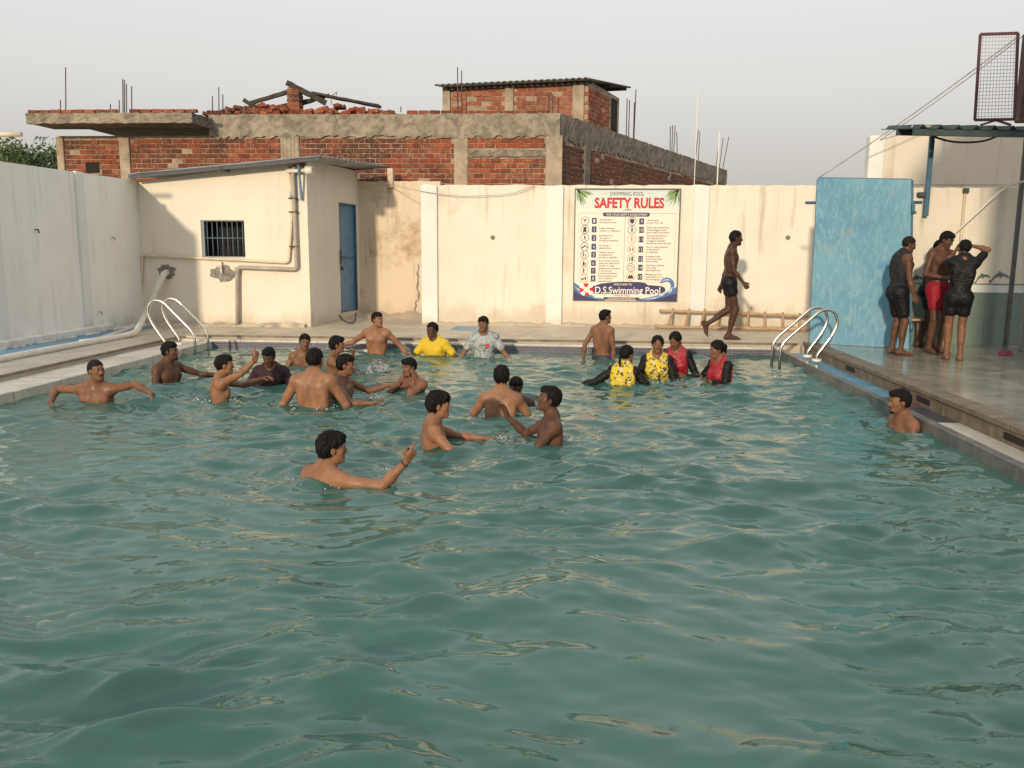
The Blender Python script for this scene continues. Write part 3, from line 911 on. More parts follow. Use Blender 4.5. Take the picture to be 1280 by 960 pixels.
# ================================================================== UNFINISHED BRICK BUILDING BEHIND THE WALL
BY = 18.8
house = empty('brick_house', (0, 0, 0))
tag(house, 'unfinished red brick house with bare concrete beams behind the rear wall', 'house')
brick_meshes = []
def brick_variants(l=.226, d=.06, h=.094):
    rng = random.Random(21)
    res = []
    for k in range(6):
        mb = MB(); mb.box((-l / 2, 0, -h / 2), (l / 2, d, h / 2), bev=.008)
        V = [(x + rng.uniform(-.004, .004), y + rng.uniform(-.004, .003), z + rng.uniform(-.0035, .0035)) for (x, y, z) in mb.v]
        res.append(meshdata('brick', V, mb.f, [M['brick']]))
    return res
BV = brick_variants()
singles = [0]
def hpx(u, v, y=BY):
    p = on_y(u, v, y); return p.x, p.z
stuff_main = MB()
def lay(origin, along, normal, length, z0, z1, parent, stuffmb, single_ok, skip=(), seed=1, mi=0, course=.107, step=.241, keep=.97):
    """bricks proud of a mortar bed; along/normal unit vectors, normal towards the viewer"""
    rng = random.Random(seed)
    along, normal = Vector(along), Vector(normal)
    ang = math.atan2(along.y, along.x)
    nrow = int((z1 - z0) / course)
    for r in range(nrow):
        z = z0 + (r + .5) * course
        x = -step * (.5 if r % 2 else 0) - rng.uniform(0, .03)
        while x < length:
            a, b = max(0, x), min(length, x + step)
            x += step
            if b - a < .06 or rng.random() > keep: continue
            mid = (a + b) / 2
            if any(s[0] < mid < s[1] and s[2] < z < s[3] for s in skip): continue
            p = Vector(origin) + along * mid + normal * .016 + normal * rng.uniform(-.006, .008)
            k = rng.randrange(6)
            M4 = Matrix.Translation((p.x, p.y, z)) @ Matrix.Rotation(ang + rng.uniform(-.012, .012), 4, 'Z') @ Matrix.Rotation(rng.uniform(-.012, .012), 4, 'Y') @ Matrix.Diagonal(((b - a - .014) / .227, 1, rng.uniform(.92, 1.03), 1))
            if single_ok and singles[0] < 290:
                o = bpy.data.objects.new('brick', BV[k]); col.objects.link(o); o.parent = parent
                o.matrix_world = M4; singles[0] += 1
            else:
                me = BV[k]
                stuffmb.add([M4 @ v.co for v in me.vertices], [tuple(q.vertices) for q in me.polygons], mi)
x72, _ = hpx(72, 165); x700, _ = hpx(700, 165)
ZB = on_y(450, 172, BY).z            # underside of ring beam
ZT = on_y(450, 143, BY).z            # top of ring beam
def beam_face(name, path, z0, z1, th, m, parent, seed, rough=.035):
    """a rough poured band following a plan path; irregular lower edge, pitted face"""
    rng = random.Random(seed)
    P = []
    for (x0, y0), (x1, y1) in zip(path[:-1], path[1:]):
        ln = math.hypot(x1 - x0, y1 - y0); n = max(2, int(ln / .09))
        nx, ny = (y1 - y0) / ln, -(x1 - x0) / ln
        P += [(x0 + (x1 - x0) * i / n, y0 + (y1 - y0) * i / n, nx, ny) for i in range(n + 1)]
    V, k = [], 8
    for (x, y, nx, ny) in P:
        lo = z0 + rng.uniform(-rough, rough); hi = z1 + rng.uniform(-.012, .012)
        for j in range(6):
            o = rng.uniform(-.014, .014); z = lo + (hi - lo) * j / 5
            V.append((x + nx * o, y + ny * o, z))
        V += [(x - nx * th, y - ny * th, hi), (x - nx * th, y - ny * th, lo)]
    n = len(P)
    F = [(i * k + j, (i + 1) * k + j, (i + 1) * k + (j + 1) % k, i * k + (j + 1) % k) for i in range(n - 1) for j in range(k)]
    F += [tuple(range(k))[::-1], tuple((n - 1) * k + j for j in range(k))]
    return MB().add(V, F).build(name, m, parent)
C0 = Vector((x700, BY, 0))
# far end of the side face: same height, pixel (908, 213)
far = on_z(908, 213, ZT); far.z = 0
sdv = (far - C0); SL = sdv.length; sdv.normalize(); snv = Vector((sdv.y, -sdv.x, 0))
zlo = 2.45
# mortar bed walls (with the rest of the storey below)
mb = MB(); mb.box((x72, BY + .0, -.6), (x700 - .02, BY + .25, ZB + .05)); mb.build('front_wall', M['mortar'], house)
q0, q1 = C0 + sdv * .02, C0 + sdv * (SL - .05)
mb = MB(); mb.prism([(q0.x, q0.y, -.6), (q1.x, q1.y, -.6), (q1.x, q1.y, ZB + .05), (q0.x, q0.y, ZB + .05)], (0, 0, 0), tuple(-snv * .25)); mb.build('flank_wall', M['mortar'], house)
# columns on the front
cols = []
for (u0, u1, vt) in ((72, 81, 165), (150, 163, 168), (351.5, 375, 168), (568, 585, 168), (682.5, 703, 170)):
    xa, xb = hpx(u0, 190)[0], hpx(u1, 190)[0]; cols.append((xa, xb))
    mb = MB(); mb.box((xa, BY - .05, -.6), (xb, BY + .2, ZB + .03), bev=.012)
    if u0 == 351.5:
        for i in range(5):
            x = xa + (xb - xa) * (i + .5) / 5; mb.box((x - .022, BY - .062, zlo), (x + .02, BY - .045, ZB - .01))
    mb.build('column', M['column'], house)
# ring beam, front and flank
beam_face('ring_beam', [(hpx(262, 150)[0], BY - .055), (x700, BY - .055)], ZB, ZT, .3, M['concrete'], house, 5, .05)
zb2 = ZB + .05
fa, fb = C0 + snv * .03 + sdv * .01, C0 + sdv * SL + snv * .03
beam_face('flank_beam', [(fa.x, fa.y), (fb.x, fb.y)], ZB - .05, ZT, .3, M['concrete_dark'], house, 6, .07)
xl, zb3 = hpx(583, 196); xr_, zt3 = hpx(684, 189)
beam_face('sill_band', [(xl + .02, BY - .05), (xr_ - .02, BY - .05)], zb3, zt3 + .03, .12, M['concrete'], house, 7, .02)
# upper plaster smear left part
mbm = MB()
hole = (hpx(108, 209)[0], hpx(124, 209)[0], 0, 9)
hx0, hz0 = hpx(108, 216); hx1, hz1 = hpx(124, 203)
o0 = (x72, BY, 0)
spans = [(cols[1][1], cols[2][0]), (cols[2][1], cols[3][0]), (cols[3][1], cols[4][0]), (cols[0][1], cols[1][0])]
for i, (a, b) in enumerate(spans):
    skip = []
    if i == 3: skip = [(hx0 - a, hx1 - a, hz0, hz1)]
    if i == 2: skip = [(0, 9, zb3 - .03, zt3 + .06)]
    lay((a + .01, BY, 0), (1, 0, 0), (0, -1, 0), b - a - .02, zlo if i != 3 else 2.75, ZB + (.0 if i != 3 else -.02), house, stuff_main, i != 3, skip, 30 + i)
mb = MB(); mb.box((hx0, BY - .02, hz0), (hx1, BY + .02, hz1)); mb.build('vent_opening', M['dark'], house)
mbd = MB()
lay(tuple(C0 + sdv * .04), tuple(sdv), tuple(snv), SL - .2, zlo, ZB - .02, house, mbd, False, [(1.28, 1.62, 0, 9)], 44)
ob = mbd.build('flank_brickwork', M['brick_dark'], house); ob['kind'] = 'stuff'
pc = C0 + sdv * 1.45
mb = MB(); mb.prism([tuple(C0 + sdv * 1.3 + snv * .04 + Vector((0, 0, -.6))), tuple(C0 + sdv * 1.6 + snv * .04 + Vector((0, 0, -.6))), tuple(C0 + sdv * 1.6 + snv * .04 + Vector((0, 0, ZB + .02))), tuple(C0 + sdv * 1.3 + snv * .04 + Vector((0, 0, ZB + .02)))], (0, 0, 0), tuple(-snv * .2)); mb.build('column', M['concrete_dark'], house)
# flat roof
mb = MB(); back = 11.0
mb.prism([(x72 - .0, BY + .05, ZT - .12), (x700 - .02, BY + .05, ZT - .12), (far.x - .35, far.y - .1, ZT - .12), (x72, far.y - .1, ZT - .12)], (0, 0, 0), (0, 0, .08)); mb.build('roof_slab', M['concrete_dark'], house)
# projecting slab at the left with a brick edging
a = on_y(33, 157, 17.9); b = on_y(240, 150, 17.9); zt = on_y(240, 140.5, 17.9).z
zbt = on_y(240, 153.5, 17.9).z
ax, bx = a.x, b.x
beam_face('slab_edge', [(ax, 17.9), (bx, 17.9)], zbt, zt, .12, M['concrete'], house, 8, .012)
mb = MB(); mb.box((ax, 18.0, zbt + .01), (bx, BY + .1, zt - .02)); mb.build('roof_overhang', M['concrete_dark'], house)
beam_face('slab_return', [(bx, 17.9), (hpx(266, 150)[0], BY - .06)], zbt, zt, .12, M['concrete_dark'], house, 9, .012)
edge = MB()
def edging(x0, x1, y, z, seed, h=.075, m='brick_dark', parent=house, gap=.05):
    rng = random.Random(seed); x = x0
    while x < x1 - .1:
        if rng.random() > gap:
            o = bpy.data.objects.new('edging_brick', BV[rng.randrange(6)]); col.objects.link(o); o.parent = parent
            o.location = (x + .115, y, z + h / 2 - .004); o.scale = (1, 1.6, h / .094 * rng.uniform(.85, 1.1)); o.rotation_euler = (0, rng.uniform(-.03, .03), rng.uniform(-.05, .05))
        x += .25
edging(ax + .05, bx, 17.9, zt, 3)
edging(hpx(480, 140)[0], hpx(572, 140)[0], BY - .02, ZT, 4, .08)
edging(hpx(586, 140)[0], hpx(690, 140)[0], BY + .1, ZT, 5, .09, gap=.45)
# heap of broken bricks along the parapet
rub = MB(); rng = random.Random(12)
hg = lambda u: max(.05, .26 * math.exp(-((u - 330) / 34) ** 2) + .20 * math.exp(-((u - 425) / 32) ** 2) + .10 * math.exp(-((u - 295) / 14) ** 2) + .05)
for i in range(190):
    u = rng.uniform(255, 485); x = hpx(u, 140)[0]; hmax = hg(u)
    z = ZT + rng.random() ** 1.4 * hmax * .72 + .03
    me = BV[rng.randrange(6)]
    M4 = Matrix.Translation((x, BY + rng.uniform(-.02, .5), z)) @ Matrix.Rotation(rng.uniform(-.5, .5), 4, 'Z') @ Matrix.Rotation(rng.uniform(-.35, .35), 4, 'Y') @ Matrix.Rotation(rng.uniform(-.3, .3), 4, 'X') @ Matrix.Diagonal((rng.uniform(.5, 1), rng.uniform(1, 1.8), rng.uniform(.7, 1), 1))
    rub.add([M4 @ v.co for v in me.vertices], [tuple(q.vertices) for q in me.polygons])
ob = rub.build('brick_rubble', M['brick']); tag(ob, 'heap of broken red bricks along the house parapet', 'rubble', kind='stuff')
stuff_ob = stuff_main.build('front_brickwork', M['brick'], house); stuff_ob['kind'] = 'stuff'
# brick pier with charred timbers leaning on it
px0, pz0 = hpx(361, 134, BY + .3); px1, pz1 = hpx(374, 109, BY + .3)
pier = empty('brick_pier', (0, 0, 0)); pier.parent = house
mb = MB(); mb.box((px0, BY + .25, ZT - .1), (px1, BY + .5, pz1)); mb.build('pier_core', M['mortar'], pier)
z = ZT; k = 0
while z < pz1 - .05:
    mb = MB(); mb.box((px0 - .015, BY + .225, z + .006), (px1 + .015, BY + .52, z + .088), bev=.008); mb.build('pier_brick', M['brick'], pier); z += .1
def timber(a, b, w, h, ya, yb, lab):
    p, q = on_y(*a, ya), on_y(*b, yb)
    n = 8; rng = random.Random(int(a[0])); mb = MB()
    V = []
    d = (q - p).normalized(); s = d.cross(Vector((0, 1, 0))).normalized(); f = s.cross(d)
    for i in range(n + 1):
        c = p.lerp(q, i / n)
        for (i2, j2) in ((-1, -1), (1, -1), (1, 1), (-1, 1)):
            V.append(c + s * (i2 * h / 2 * rng.uniform(.8, 1.15)) + f * (j2 * w / 2 * rng.uniform(.85, 1.1)))
    F = [(i * 4 + k, i * 4 + (k + 1) % 4, i * 4 + 4 + (k + 1) % 4, i * 4 + 4 + k) for i in range(n) for k in range(4)] + [(3, 2, 1, 0), (n * 4, n * 4 + 1, n * 4 + 2, n * 4 + 3)]
    mb.add(V, F)
    return tag(mb.build('timber_beam', M['timber']), lab, 'beam', 'charred timbers on the brick house roof')
timber((358, 103), (408, 129), .10, .12, BY + .2, BY + .5, 'thick charred timber sloping down rightwards from the brick pier')
timber((312, 129), (363, 114), .08, .08, BY + .3, BY + .45, 'long thin timber rising rightwards to the brick pier')
timber((304, 125), (328, 139), .08, .09, BY + .1, BY + .2, 'short timber stub tilting over bricks left of the pier')
timber((328, 137), (395, 124), .08, .07, BY + .5, BY + .6, 'pale low timber lying behind the brick pier')
timber((392, 117), (475, 133), .30, .05, BY + .5, BY + .5, 'flat board slanting down from pier onto rubble at the right')
timber((375, 131), (412, 119), .08, .06, BY + .6, BY + .6, 'crossed timber beneath the thick charred beam')
# rebar
def rod(u0, v0, u1, v1, y, r=.012):
    return MB().tube([on_y(u0, v0, y), on_y(u1, v1, y)], r, 5).build('rebar', M['rust'], house)
for (u, v0, v1, y) in ((75.5, 125, 146, 18.3), (73, 136, 146, 18.3), (82, 84, 146, 18.3), (138, 130, 143, 18.3), (149, 125, 142, 18.3), (153.5, 99, 142, 18.3), (155.5, 100, 142, 18.3), (158, 105, 142, 18.3), (164.5, 108, 141, 18.3), (265.5, 120, 140, 18.5), (273.5, 109, 140, 18.6), (278.5, 118, 140, 18.6), (572, 84, 144, BY), (577, 88, 144, BY), (583, 112, 146, BY), (501, 133, 140, BY)):
    rod(u, v0, u + .3, v1, y)
rod(421, 115, 419, 125, BY + .3, .008); rod(414, 120, 414, 131, BY + .3, .008); rod(421, 115, 414, 120, BY + .3, .008)
for (u0, v0, d, lean) in ((784, 123, .32, 0), (787, 125, .33, 0), (793, 128, .34, 0), (795, 112, .345, 1), (838, 158, .62, -1), (841, 156, .62, 0), (844, 157, .63, 1), (846, 165, .63, -2), (873, 162, .85, 3), (875, 165, .85, 1), (899, 175, .965, 3), (904, 172, .96, 4), (911, 171, .98, 7)):
    p = C0 + sdv * (SL * d)
    # the foot sits on the flank beam below the top of the rod
    top = on_y(u0, v0, p.y); base = Vector((top.x - .013 * lean * p.y / 19 * 1.2, p.y, ZT - .1))
    MB().tube([base, top], .014, 5).build('rebar', M['rust'], house)
# ---- room on the roof --------------------------------------------------
room = empty('rooftop_room', (0, 0, 0))
tag(room, 'small brick room with corrugated roof on top of the brick house', 'room')
RY = 21.0
rx0, rx1 = on_y(553.5, 120, RY).x, on_y(735, 120, RY).x
rzt = on_y(640, 105, RY).z; rzr = on_y(735, 100, RY).z; rzl = on_y(553, 108, RY).z
# side wall end
re = on_y(774, 130, RY + 2.2); rdir = Vector((re.x - rx1, 2.2, 0)); RL = rdir.length; rdir.normalize(); rn = Vector((rdir.y, -rdir.x, 0))
mb = MB(); mb.prism([(rx0, RY, ZT - .2), (rx1, RY, ZT - .2), (rx1, RY, rzr), (rx0, RY, rzl)], (0, 0, 0), (0, .2, 0)); mb.build('front_wall', M['mortar'], room)
a = Vector((rx1, RY, 0)); b = a + rdir * RL
mb = MB(); mb.prism([(a.x, a.y, ZT - .2), (b.x, b.y, ZT - .2), (b.x, b.y, rzr - .05), (a.x, a.y, rzr)], (0, 0, 0), tuple(-rn * .2)); mb.build('flank_wall', M['column'], room)
for (u0, u1) in ((553.5, 563), (631, 642), (716, 730)):
    xa, xb = on_y(u0, 120, RY).x, on_y(u1, 120, RY).x
    mb = MB(); mb.box((xa, RY - .06, ZT - .2), (xb, RY + .1, rzl - .02 + (rzr - rzl) * (xa - rx0) / (rx1 - rx0)), bev=.01); mb.build('column', M['column'], room)
mbp = MB()
lay((rx0, RY, 0), (1, 0, 0), (0, -1, 0), rx1 - rx0, ZT - .1, rzl - .03, room, mbp, False, [(on_y(u0, 120, RY).x - rx0, on_y(u1, 120, RY).x - rx0, 0, 9) for (u0, u1) in ((553.5, 563), (631, 642), (716, 730))], 61, course=.105, keep=.9)
ob = mbp.build('front_brickwork', M['brick_pink'], room); ob['kind'] = 'stuff'
mbp = MB()
lay((rx1, RY, 0), tuple(rdir), tuple(rn), RL * .68, ZT - .1, rzr - .12, room, mbp, False, [], 62, course=.105)
ob = mbp.build('flank_brickwork', M['brick_pink'], room); ob['kind'] = 'stuff'
p, q = a + rdir * RL * .72 + rn * .006, a + rdir * RL * .93 + rn * .006
zd = on_y(765, 123, RY + 1.7).z
mb = MB(); mb.prism([(p.x, p.y, ZT - .1), (q.x, q.y, ZT - .1), (q.x, q.y, zd), (p.x, p.y, zd)], (0, 0, 0), tuple(-rn * .02)); mb.build('doorway', M['dark'], room)
# corrugated roof
A = on_y(543, 106.5, RY - .35); B = on_y(737, 97.5, RY - .35); Cc = on_y(789, 108.5, RY + 2.3)
e1 = B - A; e2 = Cc - B
n = 25 * 8; V, F = [], []
for i in range(n + 1):
    t = i / n; z = .028 * math.sin(2 * math.pi * t * 25)
    for s in (0, 1):
        for th in (0, -.012):
            pt = A + e1 * t + e2 * s + Vector((0, 0, z + th)); V.append(pt)
for i in range(n):
    k = i * 4; m = k + 4
    F += [(k, m, m + 2, k + 2), (k + 1, k + 3, m + 3, m + 1), (k, k + 1, m + 1, m), (k + 2, m + 2, m + 3, k + 3)]
F += [(0, 2, 3, 1), (n * 4, n * 4 + 1, n * 4 + 3, n * 4 + 2)]
mb = MB(); mb.add(V, F, 0, True); mb.build('roof', M['asbestos'], room)
for s in (.10, .55, .92):
    p, q = A + e1 * .03 + e2 * s - Vector((0, 0, .07)), B - e1 * .01 + e2 * s - Vector((0, 0, .07))
    MB().beam(p, q, .05, .07).build('purlin', M['timber'], room)
for u in (686, 691, 698):
    MB().tube([on_y(u, 118 if u != 698 else 122, BY + .4), on_y(u, 146, BY + .4)], .014, 5).build('rebar', M['rust'], house)

# far white poles and the tree beyond the left wall
for (u, v0, v1, y, w) in ((868.5, 105, 205, 27, .013), (897, 165, 210, 29, .022)):
    p, q = on_y(u, v1 + 8, y), on_y(u, v0, y)
    tag(MB().tube([(p.x, p.y, -.6), (p.x, p.y, q.z)], w, 8).build('white_pole', M['white_plastic']), 'tall thin white pole standing beyond the brick house' if v0 < 150 else 'short thick white post behind the low end of the brick house', 'pole')
leaf_mats = []
for nm, c in (('dark leaf', (.045, .080, .022)), ('leaf', (.070, .115, .030)), ('pale leaf', (.10, .14, .04))):  # three leaf greens, picked at random for each clump and leaf
    t = NT(nm); t.color(c).rough(.6); leaf_mats.append(t.m)
M['bark'] = simple('brown bark', (.09, .07, .05), .9, .3, 10, bump=.5)
def tree(x, y, h, rad, seed, label):
    rng = random.Random(seed)
    root = empty('tree', (x, y, -.6)); tag(root, label, 'tree', 'trees beyond the left wall')
    mb = MB(); mb.tube([(0, 0, 0), (.1, 0, h * .3), (0, .1, h * .6), (.1, 0, h * .85)], [.22, .17, .11, .03], 8)
    limbs = []
    for k in range(8):
        a = rng.uniform(0, 6.28); z = h * rng.uniform(.35, .7); e = Vector((math.cos(a) * rad * rng.uniform(.5, .8), math.sin(a) * rad * rng.uniform(.5, .8), z + h * rng.uniform(.1, .3)))
        mb.tube([(0, 0, z), tuple(e * .5 + Vector((0, 0, z * .5 + .1))), tuple(e)], [.09, .06, .02], 6); limbs.append(e)
    mb.build('trunk', M['bark'], root)
    cl = MB()
    cents = limbs + [Vector((rng.gauss(0, rad * .45), rng.gauss(0, rad * .45), h * rng.uniform(.5, .98))) for _ in range(16)]
    for c in cents:
        cr = rad * rng.uniform(.22, .42); mi0 = rng.choice((0, 0, 1, 1, 2))
        for i in range(330):
            d = Vector((rng.gauss(0, 1), rng.gauss(0, 1), rng.gauss(0, .75))).normalized() * cr * rng.random() ** .4
            p = c + d; s = rng.uniform(.05, .11)
            u = Vector((rng.gauss(0, 1), rng.gauss(0, 1), rng.gauss(0, 1))).normalized(); w = u.cross(Vector((rng.gauss(0, 1), rng.gauss(0, 1), 1))).normalized()
            cl.add([p - u * s, p + w * s * .5, p + u * s, p - w * s * .5], [(0, 1, 2, 3)], min(2, max(0, mi0 + rng.choice((-1, 0, 0, 1)))))
    cl.build('crown', leaf_mats, root)
q = on_y(-5, 190, 30); tree(q.x, 30, 5.3 + .3, 2.3, 3, 'green leafy tree at far left beyond the wall end')
q = on_y(36, 196, 33); tree(q.x, 33, 5.6, 2.2, 5, 'lower rounded tree beside the brick house corner')
q = on_y(68, 205, 34); tree(q.x, 34, 4.7, 1.8, 8, 'small bushy tree tucked against the brick house corner')

# ================================================================== THINGS ROUND THE POOL
# ---- stainless pool ladders -----------------------------------------------
def pool_ladder(y0, sgn, xa, xw, label):
    """xa: foot on the coping, xw: where the rails go into the water; sgn +1 when the deck is on the right"""
    root = empty('pool_ladder', (0, 0, 0)); tag(root, label, 'pool ladder', 'stainless pool ladders')
    for k, y in enumerate((y0, y0 + .46)):
        P = [(xa, y, -.05), (xa, y, .03), (xa + sgn * .20, y, .33), (xa + sgn * .26, y, .50), (xa + sgn * .19, y, .66), (xa + sgn * .02, y, .66), (xw + sgn * .05, y, .22), (xw, y, .12), (xw, y, -.45)]
        MB().tube(arc_pts(P, .16, 6), .021, 10).build('rail', M['steel'], root)
        MB().tube([(xa, y, -.055), (xa, y, -.02)], .065, 12).build('foot_flange', M['white_plastic'], root)
    for z in (-.28,):
        MB().beam((xw - .01, y0, z), (xw - .01, y0 + .46, z), .08, .03).build('tread', M['steel'], root)
    return root
pool_ladder(12.22, -1, -6.12, -5.66, 'curved stainless pool ladder at the left corner by the shed')
pool_ladder(11.85, 1, 3.40, 2.90, 'curved stainless pool ladder at the right corner by the blue board')

# ---- bamboo ladder lying against the rear wall --------------------------------
lad = empty('bamboo_ladder', (0, 0, 0)); tag(lad, 'bamboo ladder lying on its side against the rear wall', 'ladder')
def bpole(a, b, r, name, seed):
    rng = random.Random(seed); n = 14; pts, rs = [], []
    for i in range(n + 1):
        p = Vector(a).lerp(Vector(b), i / n); pts.append(p + Vector((0, 0, rng.uniform(-.008, .008)))); rs.append(r * (1.18 if i % 3 == 0 else 1) * rng.uniform(.94, 1.05))
    return MB().tube(pts, rs, 8).build(name, M['bamboo'], lad)
ta, tb = on_y(824, 388.5, 16.1), on_y(1010, 395, 16.0)
ba, bb = on_y(818, 416.5, 15.75), on_y(1012, 421, 15.6)
ba.z = max(ba.z, .05); bb.z = max(.05, bb.z)
bpole(ta, tb, .028, 'rail', 1); bpole(ba, bb, .028, 'rail', 2)
for i, u in enumerate((841, 862, 881, 900, 919, 936, 957, 979, 1000)):
    t = (u - 824) / (1010 - 824)
    p, q = ta.lerp(tb, t), ba.lerp(bb, max(0, t - .005))
    d = (p - q).normalized()
    bpole(q - d * .02, p + d * .07, .024, 'rung', 10 + i)

# ---- tall blue board on the platform -------------------------------------------
bd = empty('blue_board', (0, 0, 0)); tag(bd, 'tall scuffed light blue steel board standing behind the men', 'board')
bl, br_ = on_z(1011.5, 428.5, .06), on_z(1136, 436, .06)
tl = on_y(1022, 222.5, bl.y + .12); tr = on_y(1139, 224.5, br_.y + .12)
fn = (br_ - bl).cross(tl - bl).normalized()
if fn.y > 0: fn = -fn
mb = MB(); mb.prism([bl, br_, tr, tl], (0, 0, 0), tuple(-fn * .03)); o = mb.build('panel', M['board'], bd)
mb = MB()
for p, q in ((bl, tl), (br_, tr)):
    mb.beam(p - fn * .07, q - fn * .07, .04, .04)
mb.beam(tl - fn * .07, tr - fn * .07, .04, .04)
mb.build('back_frame', M['frame_blue'], bd)
p, q = on_y(1006.5, 253.5, bl.y + .2), on_y(1153, 253, br_.y + .25)
MB().tube([p, q], .022, 8).build('cross_bar', M['frame_blue'], bd)
mb = MB(); ee = tr - br_
for t in (.10, .80): 
    c = br_ + ee * t - fn * .05 + Vector((.02, 0, 0)); mb.tube([c, c + Vector((0, 0, .14))], .028, 8)
mb.build('hinge', M['frame_blue'], bd)

# ---- canopy over the showers ------------------------------------------------------
can = empty('canopy', (0, 0, 0)); tag(can, 'dark corrugated canopy on thin posts over the shower platform', 'canopy')
A = on_y(1143, 160, 12.3); B = on_y(1330, 163, 12.3)
V, F = [], []; n = 90
dirb = Vector((0, 1.3, 1.3 * (A.z - EYE) / 12.3 * .93))
for i in range(n + 1):
    t = i / n; ph = (t * 8.3) % 1; z = .055 * max(0, math.cos((ph - .5) * 2 * math.pi)) ** 2
    for s in (0, 1):
        for th in (0, -.012):
            V.append(A.lerp(B, t) + dirb * s + Vector((0, 0, z + th)))
for i in range(n):
    k = i * 4; m = k + 4
    F += [(k, m, m + 2, k + 2), (k + 1, k + 3, m + 3, m + 1), (k, k + 1, m + 1, m), (k + 2, m + 2, m + 3, k + 3)]
F += [(0, 2, 3, 1), (n * 4, n * 4 + 1, n * 4 + 3, n * 4 + 2)]
mb = MB(); mb.add(V, F, 0, True); mb.build('roof_sheet', M['canopy_tin'], can)
for s, nm in ((.03, 'front_purlin'), (.5, 'middle_purlin')):
    p, q = A + dirb * s - Vector((0, 0, .055)), B + dirb * s - Vector((0, 0, .055)); MB().beam(p, q, .05, .08).build(nm, M['canopy_tin'], can)
p = on_y(1139, 158.5, 12.6); MB().tube([p, p + Vector((.4, 0, 0))], .02, 6).build('purlin_stub', M['pvc_grey'], can)
pt, pb_ = on_y(1160, 163, 13.25), on_y(1157, 270, 13.25)
MB().beam((pb_.x, 13.25, pb_.z), (pb_.x, 13.25, pt.z + .05), .06, .06).build('hanging_post', M['frame_blue'], can)
c = on_y(1151, 243, 13.3); MB().box((c.x - .04, 13.24, c.z - .03), (pb_.x - .03, 13.36, c.z + .03)).build('post_bracket', M['iron'], can)
pp = on_y(1256.5, 437, 13.1)
ztop = on_y(1271, 165, 13.1).z
MB().beam((pp.x, 13.1, .04), (pp.x, 13.1, ztop + .12), .05, .05).build('corner_post', simple('grey iron post', (.10, .10, .10), .5, .3, 12), can)
P = [on_y(1160, 168, 13.2), on_y(1185, 177, 13.2), on_y(1210, 178.5, 13.2), on_y(1235, 176, 13.2), on_y(1262, 162, 13.2)]
tag(MB().tube(arc_pts(P, .4, 6), .016, 6).build('drooping_cable', M['cable']), 'black cable drooping beneath the dark canopy', 'cable')
P = [on_y(1180, 304, 13.15), on_y(1215, 272, 13.0), on_y(1256, 233, 12.9), on_y(1290, 224, 12.8)]
tag(MB().tube(arc_pts(P, .5, 6), .014, 6).build('white_rope', M['white_plastic']), 'pale rope slanting from canopy post across the shower wall', 'rope')
# mesh cage on the roof
cg = empty('mesh_screen', (0, 0, 0)); tag(cg, 'maroon framed wire mesh screen standing on the canopy roof', 'screen')
ca, cb, cc, cd = on_y(1218.5, 150, 13.6), on_y(1268, 149, 13.6), on_y(1272.5, 41.5, 13.6), on_y(1225.5, 43, 13.6)
mb = MB()
for p, q in ((ca, cb), (cb, cc), (cc, cd), (cd, ca)): mb.beam(p, q, .03, .04)
mb.build('frame', M['maroon'], cg)
mb = MB()
for i in range(1, 12):
    t = i / 12; mb.tube([ca.lerp(cb, t), cd.lerp(cc, t)], .0035, 4, caps=False)
for i in range(1, 24):
    t = i / 24; mb.tube([ca.lerp(cd, t), cb.lerp(cc, t)], .0035, 4, caps=False)
o = mb.build('wire_mesh', M['netting'], cg)
mb = MB(); p = on_y(1245, 152, 13.6); mb.beam(p - Vector((.22, 0, .05)), p + Vector((0, 0, .02)), .03, .03); mb.beam(p + Vector((.22, 0, -.05)), p + Vector((0, 0, .02)), .03, .03); mb.build('foot_brace', M['maroon'], cg)
mb = MB(); p, q = on_y(1275, 152, 13.7), on_y(1330, 38, 13.7); mb.box((p.x, 13.68, p.z), (q.x, 13.9, q.z), bev=.02)
tag(mb.build('rusty_tank', M['rust']), 'rusty brown metal tank beside the mesh screen on the roof', 'tank')
# overhead cables
for (ua, va, ya, ub, vb, yb, lab, r) in ((1024, 222, 16.25, 1275, 44, 13.7, 'thin grey cable climbing from blue board to the mesh screen top', .010), (1100, 175, 16.25, 1300, 28, 13.7, 'second thin cable just above the first one', .008)):
    p, q = on_y(ua, va, ya), on_y(ub, vb, yb); m = (p + q) / 2 - Vector((0, 0, .10))
    pts = [p * (1 - t) ** 2 + m * 2 * t * (1 - t) + q * t * t for t in [i / 16 for i in range(17)]]
    tag(MB().tube(pts, r, 5).build('overhead_cable', M['pvc_grey']), lab, 'cable')
# glass partition at the right
gp = empty('glass_partition', (0, 0, 0)); tag(gp, 'grey framed glass partition at the right end of the platform', 'partition')
ga, gb = Vector((6.62, 12.85, .06)), Vector((6.05, 9.6, .06))
gd = gb - ga
for i, (t0, t1) in enumerate(((0, .34), (.36, .68), (.70, 1))):
    p, q = ga + gd * t0, ga + gd * t1
    mb = MB(); mb.beam(p, p + Vector((0, 0, 2.4)), .05, .05); mb.beam(q, q + Vector((0, 0, 2.4)), .05, .05); mb.beam(p + Vector((0, 0, .05)), q + Vector((0, 0, .05)), .04, .06); mb.beam(p + Vector((0, 0, 2.37)), q + Vector((0, 0, 2.37)), .04, .06)
    mb.beam(p + Vector((0, 0, 1.05)), q + Vector((0, 0, 1.05)), .03, .04)
    mb.build('frame', M['pvc_grey'], gp)
    nn = Vector((gd.y, -gd.x, 0)).normalized() * .01
    MB().prism([p + Vector((0, 0, .08)), q + Vector((0, 0, .08)), q + Vector((0, 0, 2.35)), p + Vector((0, 0, 2.35))], (0, 0, 0), tuple(nn)).build('pane', M['glass'], gp)
p = on_z(1253, 441, .08)
mb = MB()
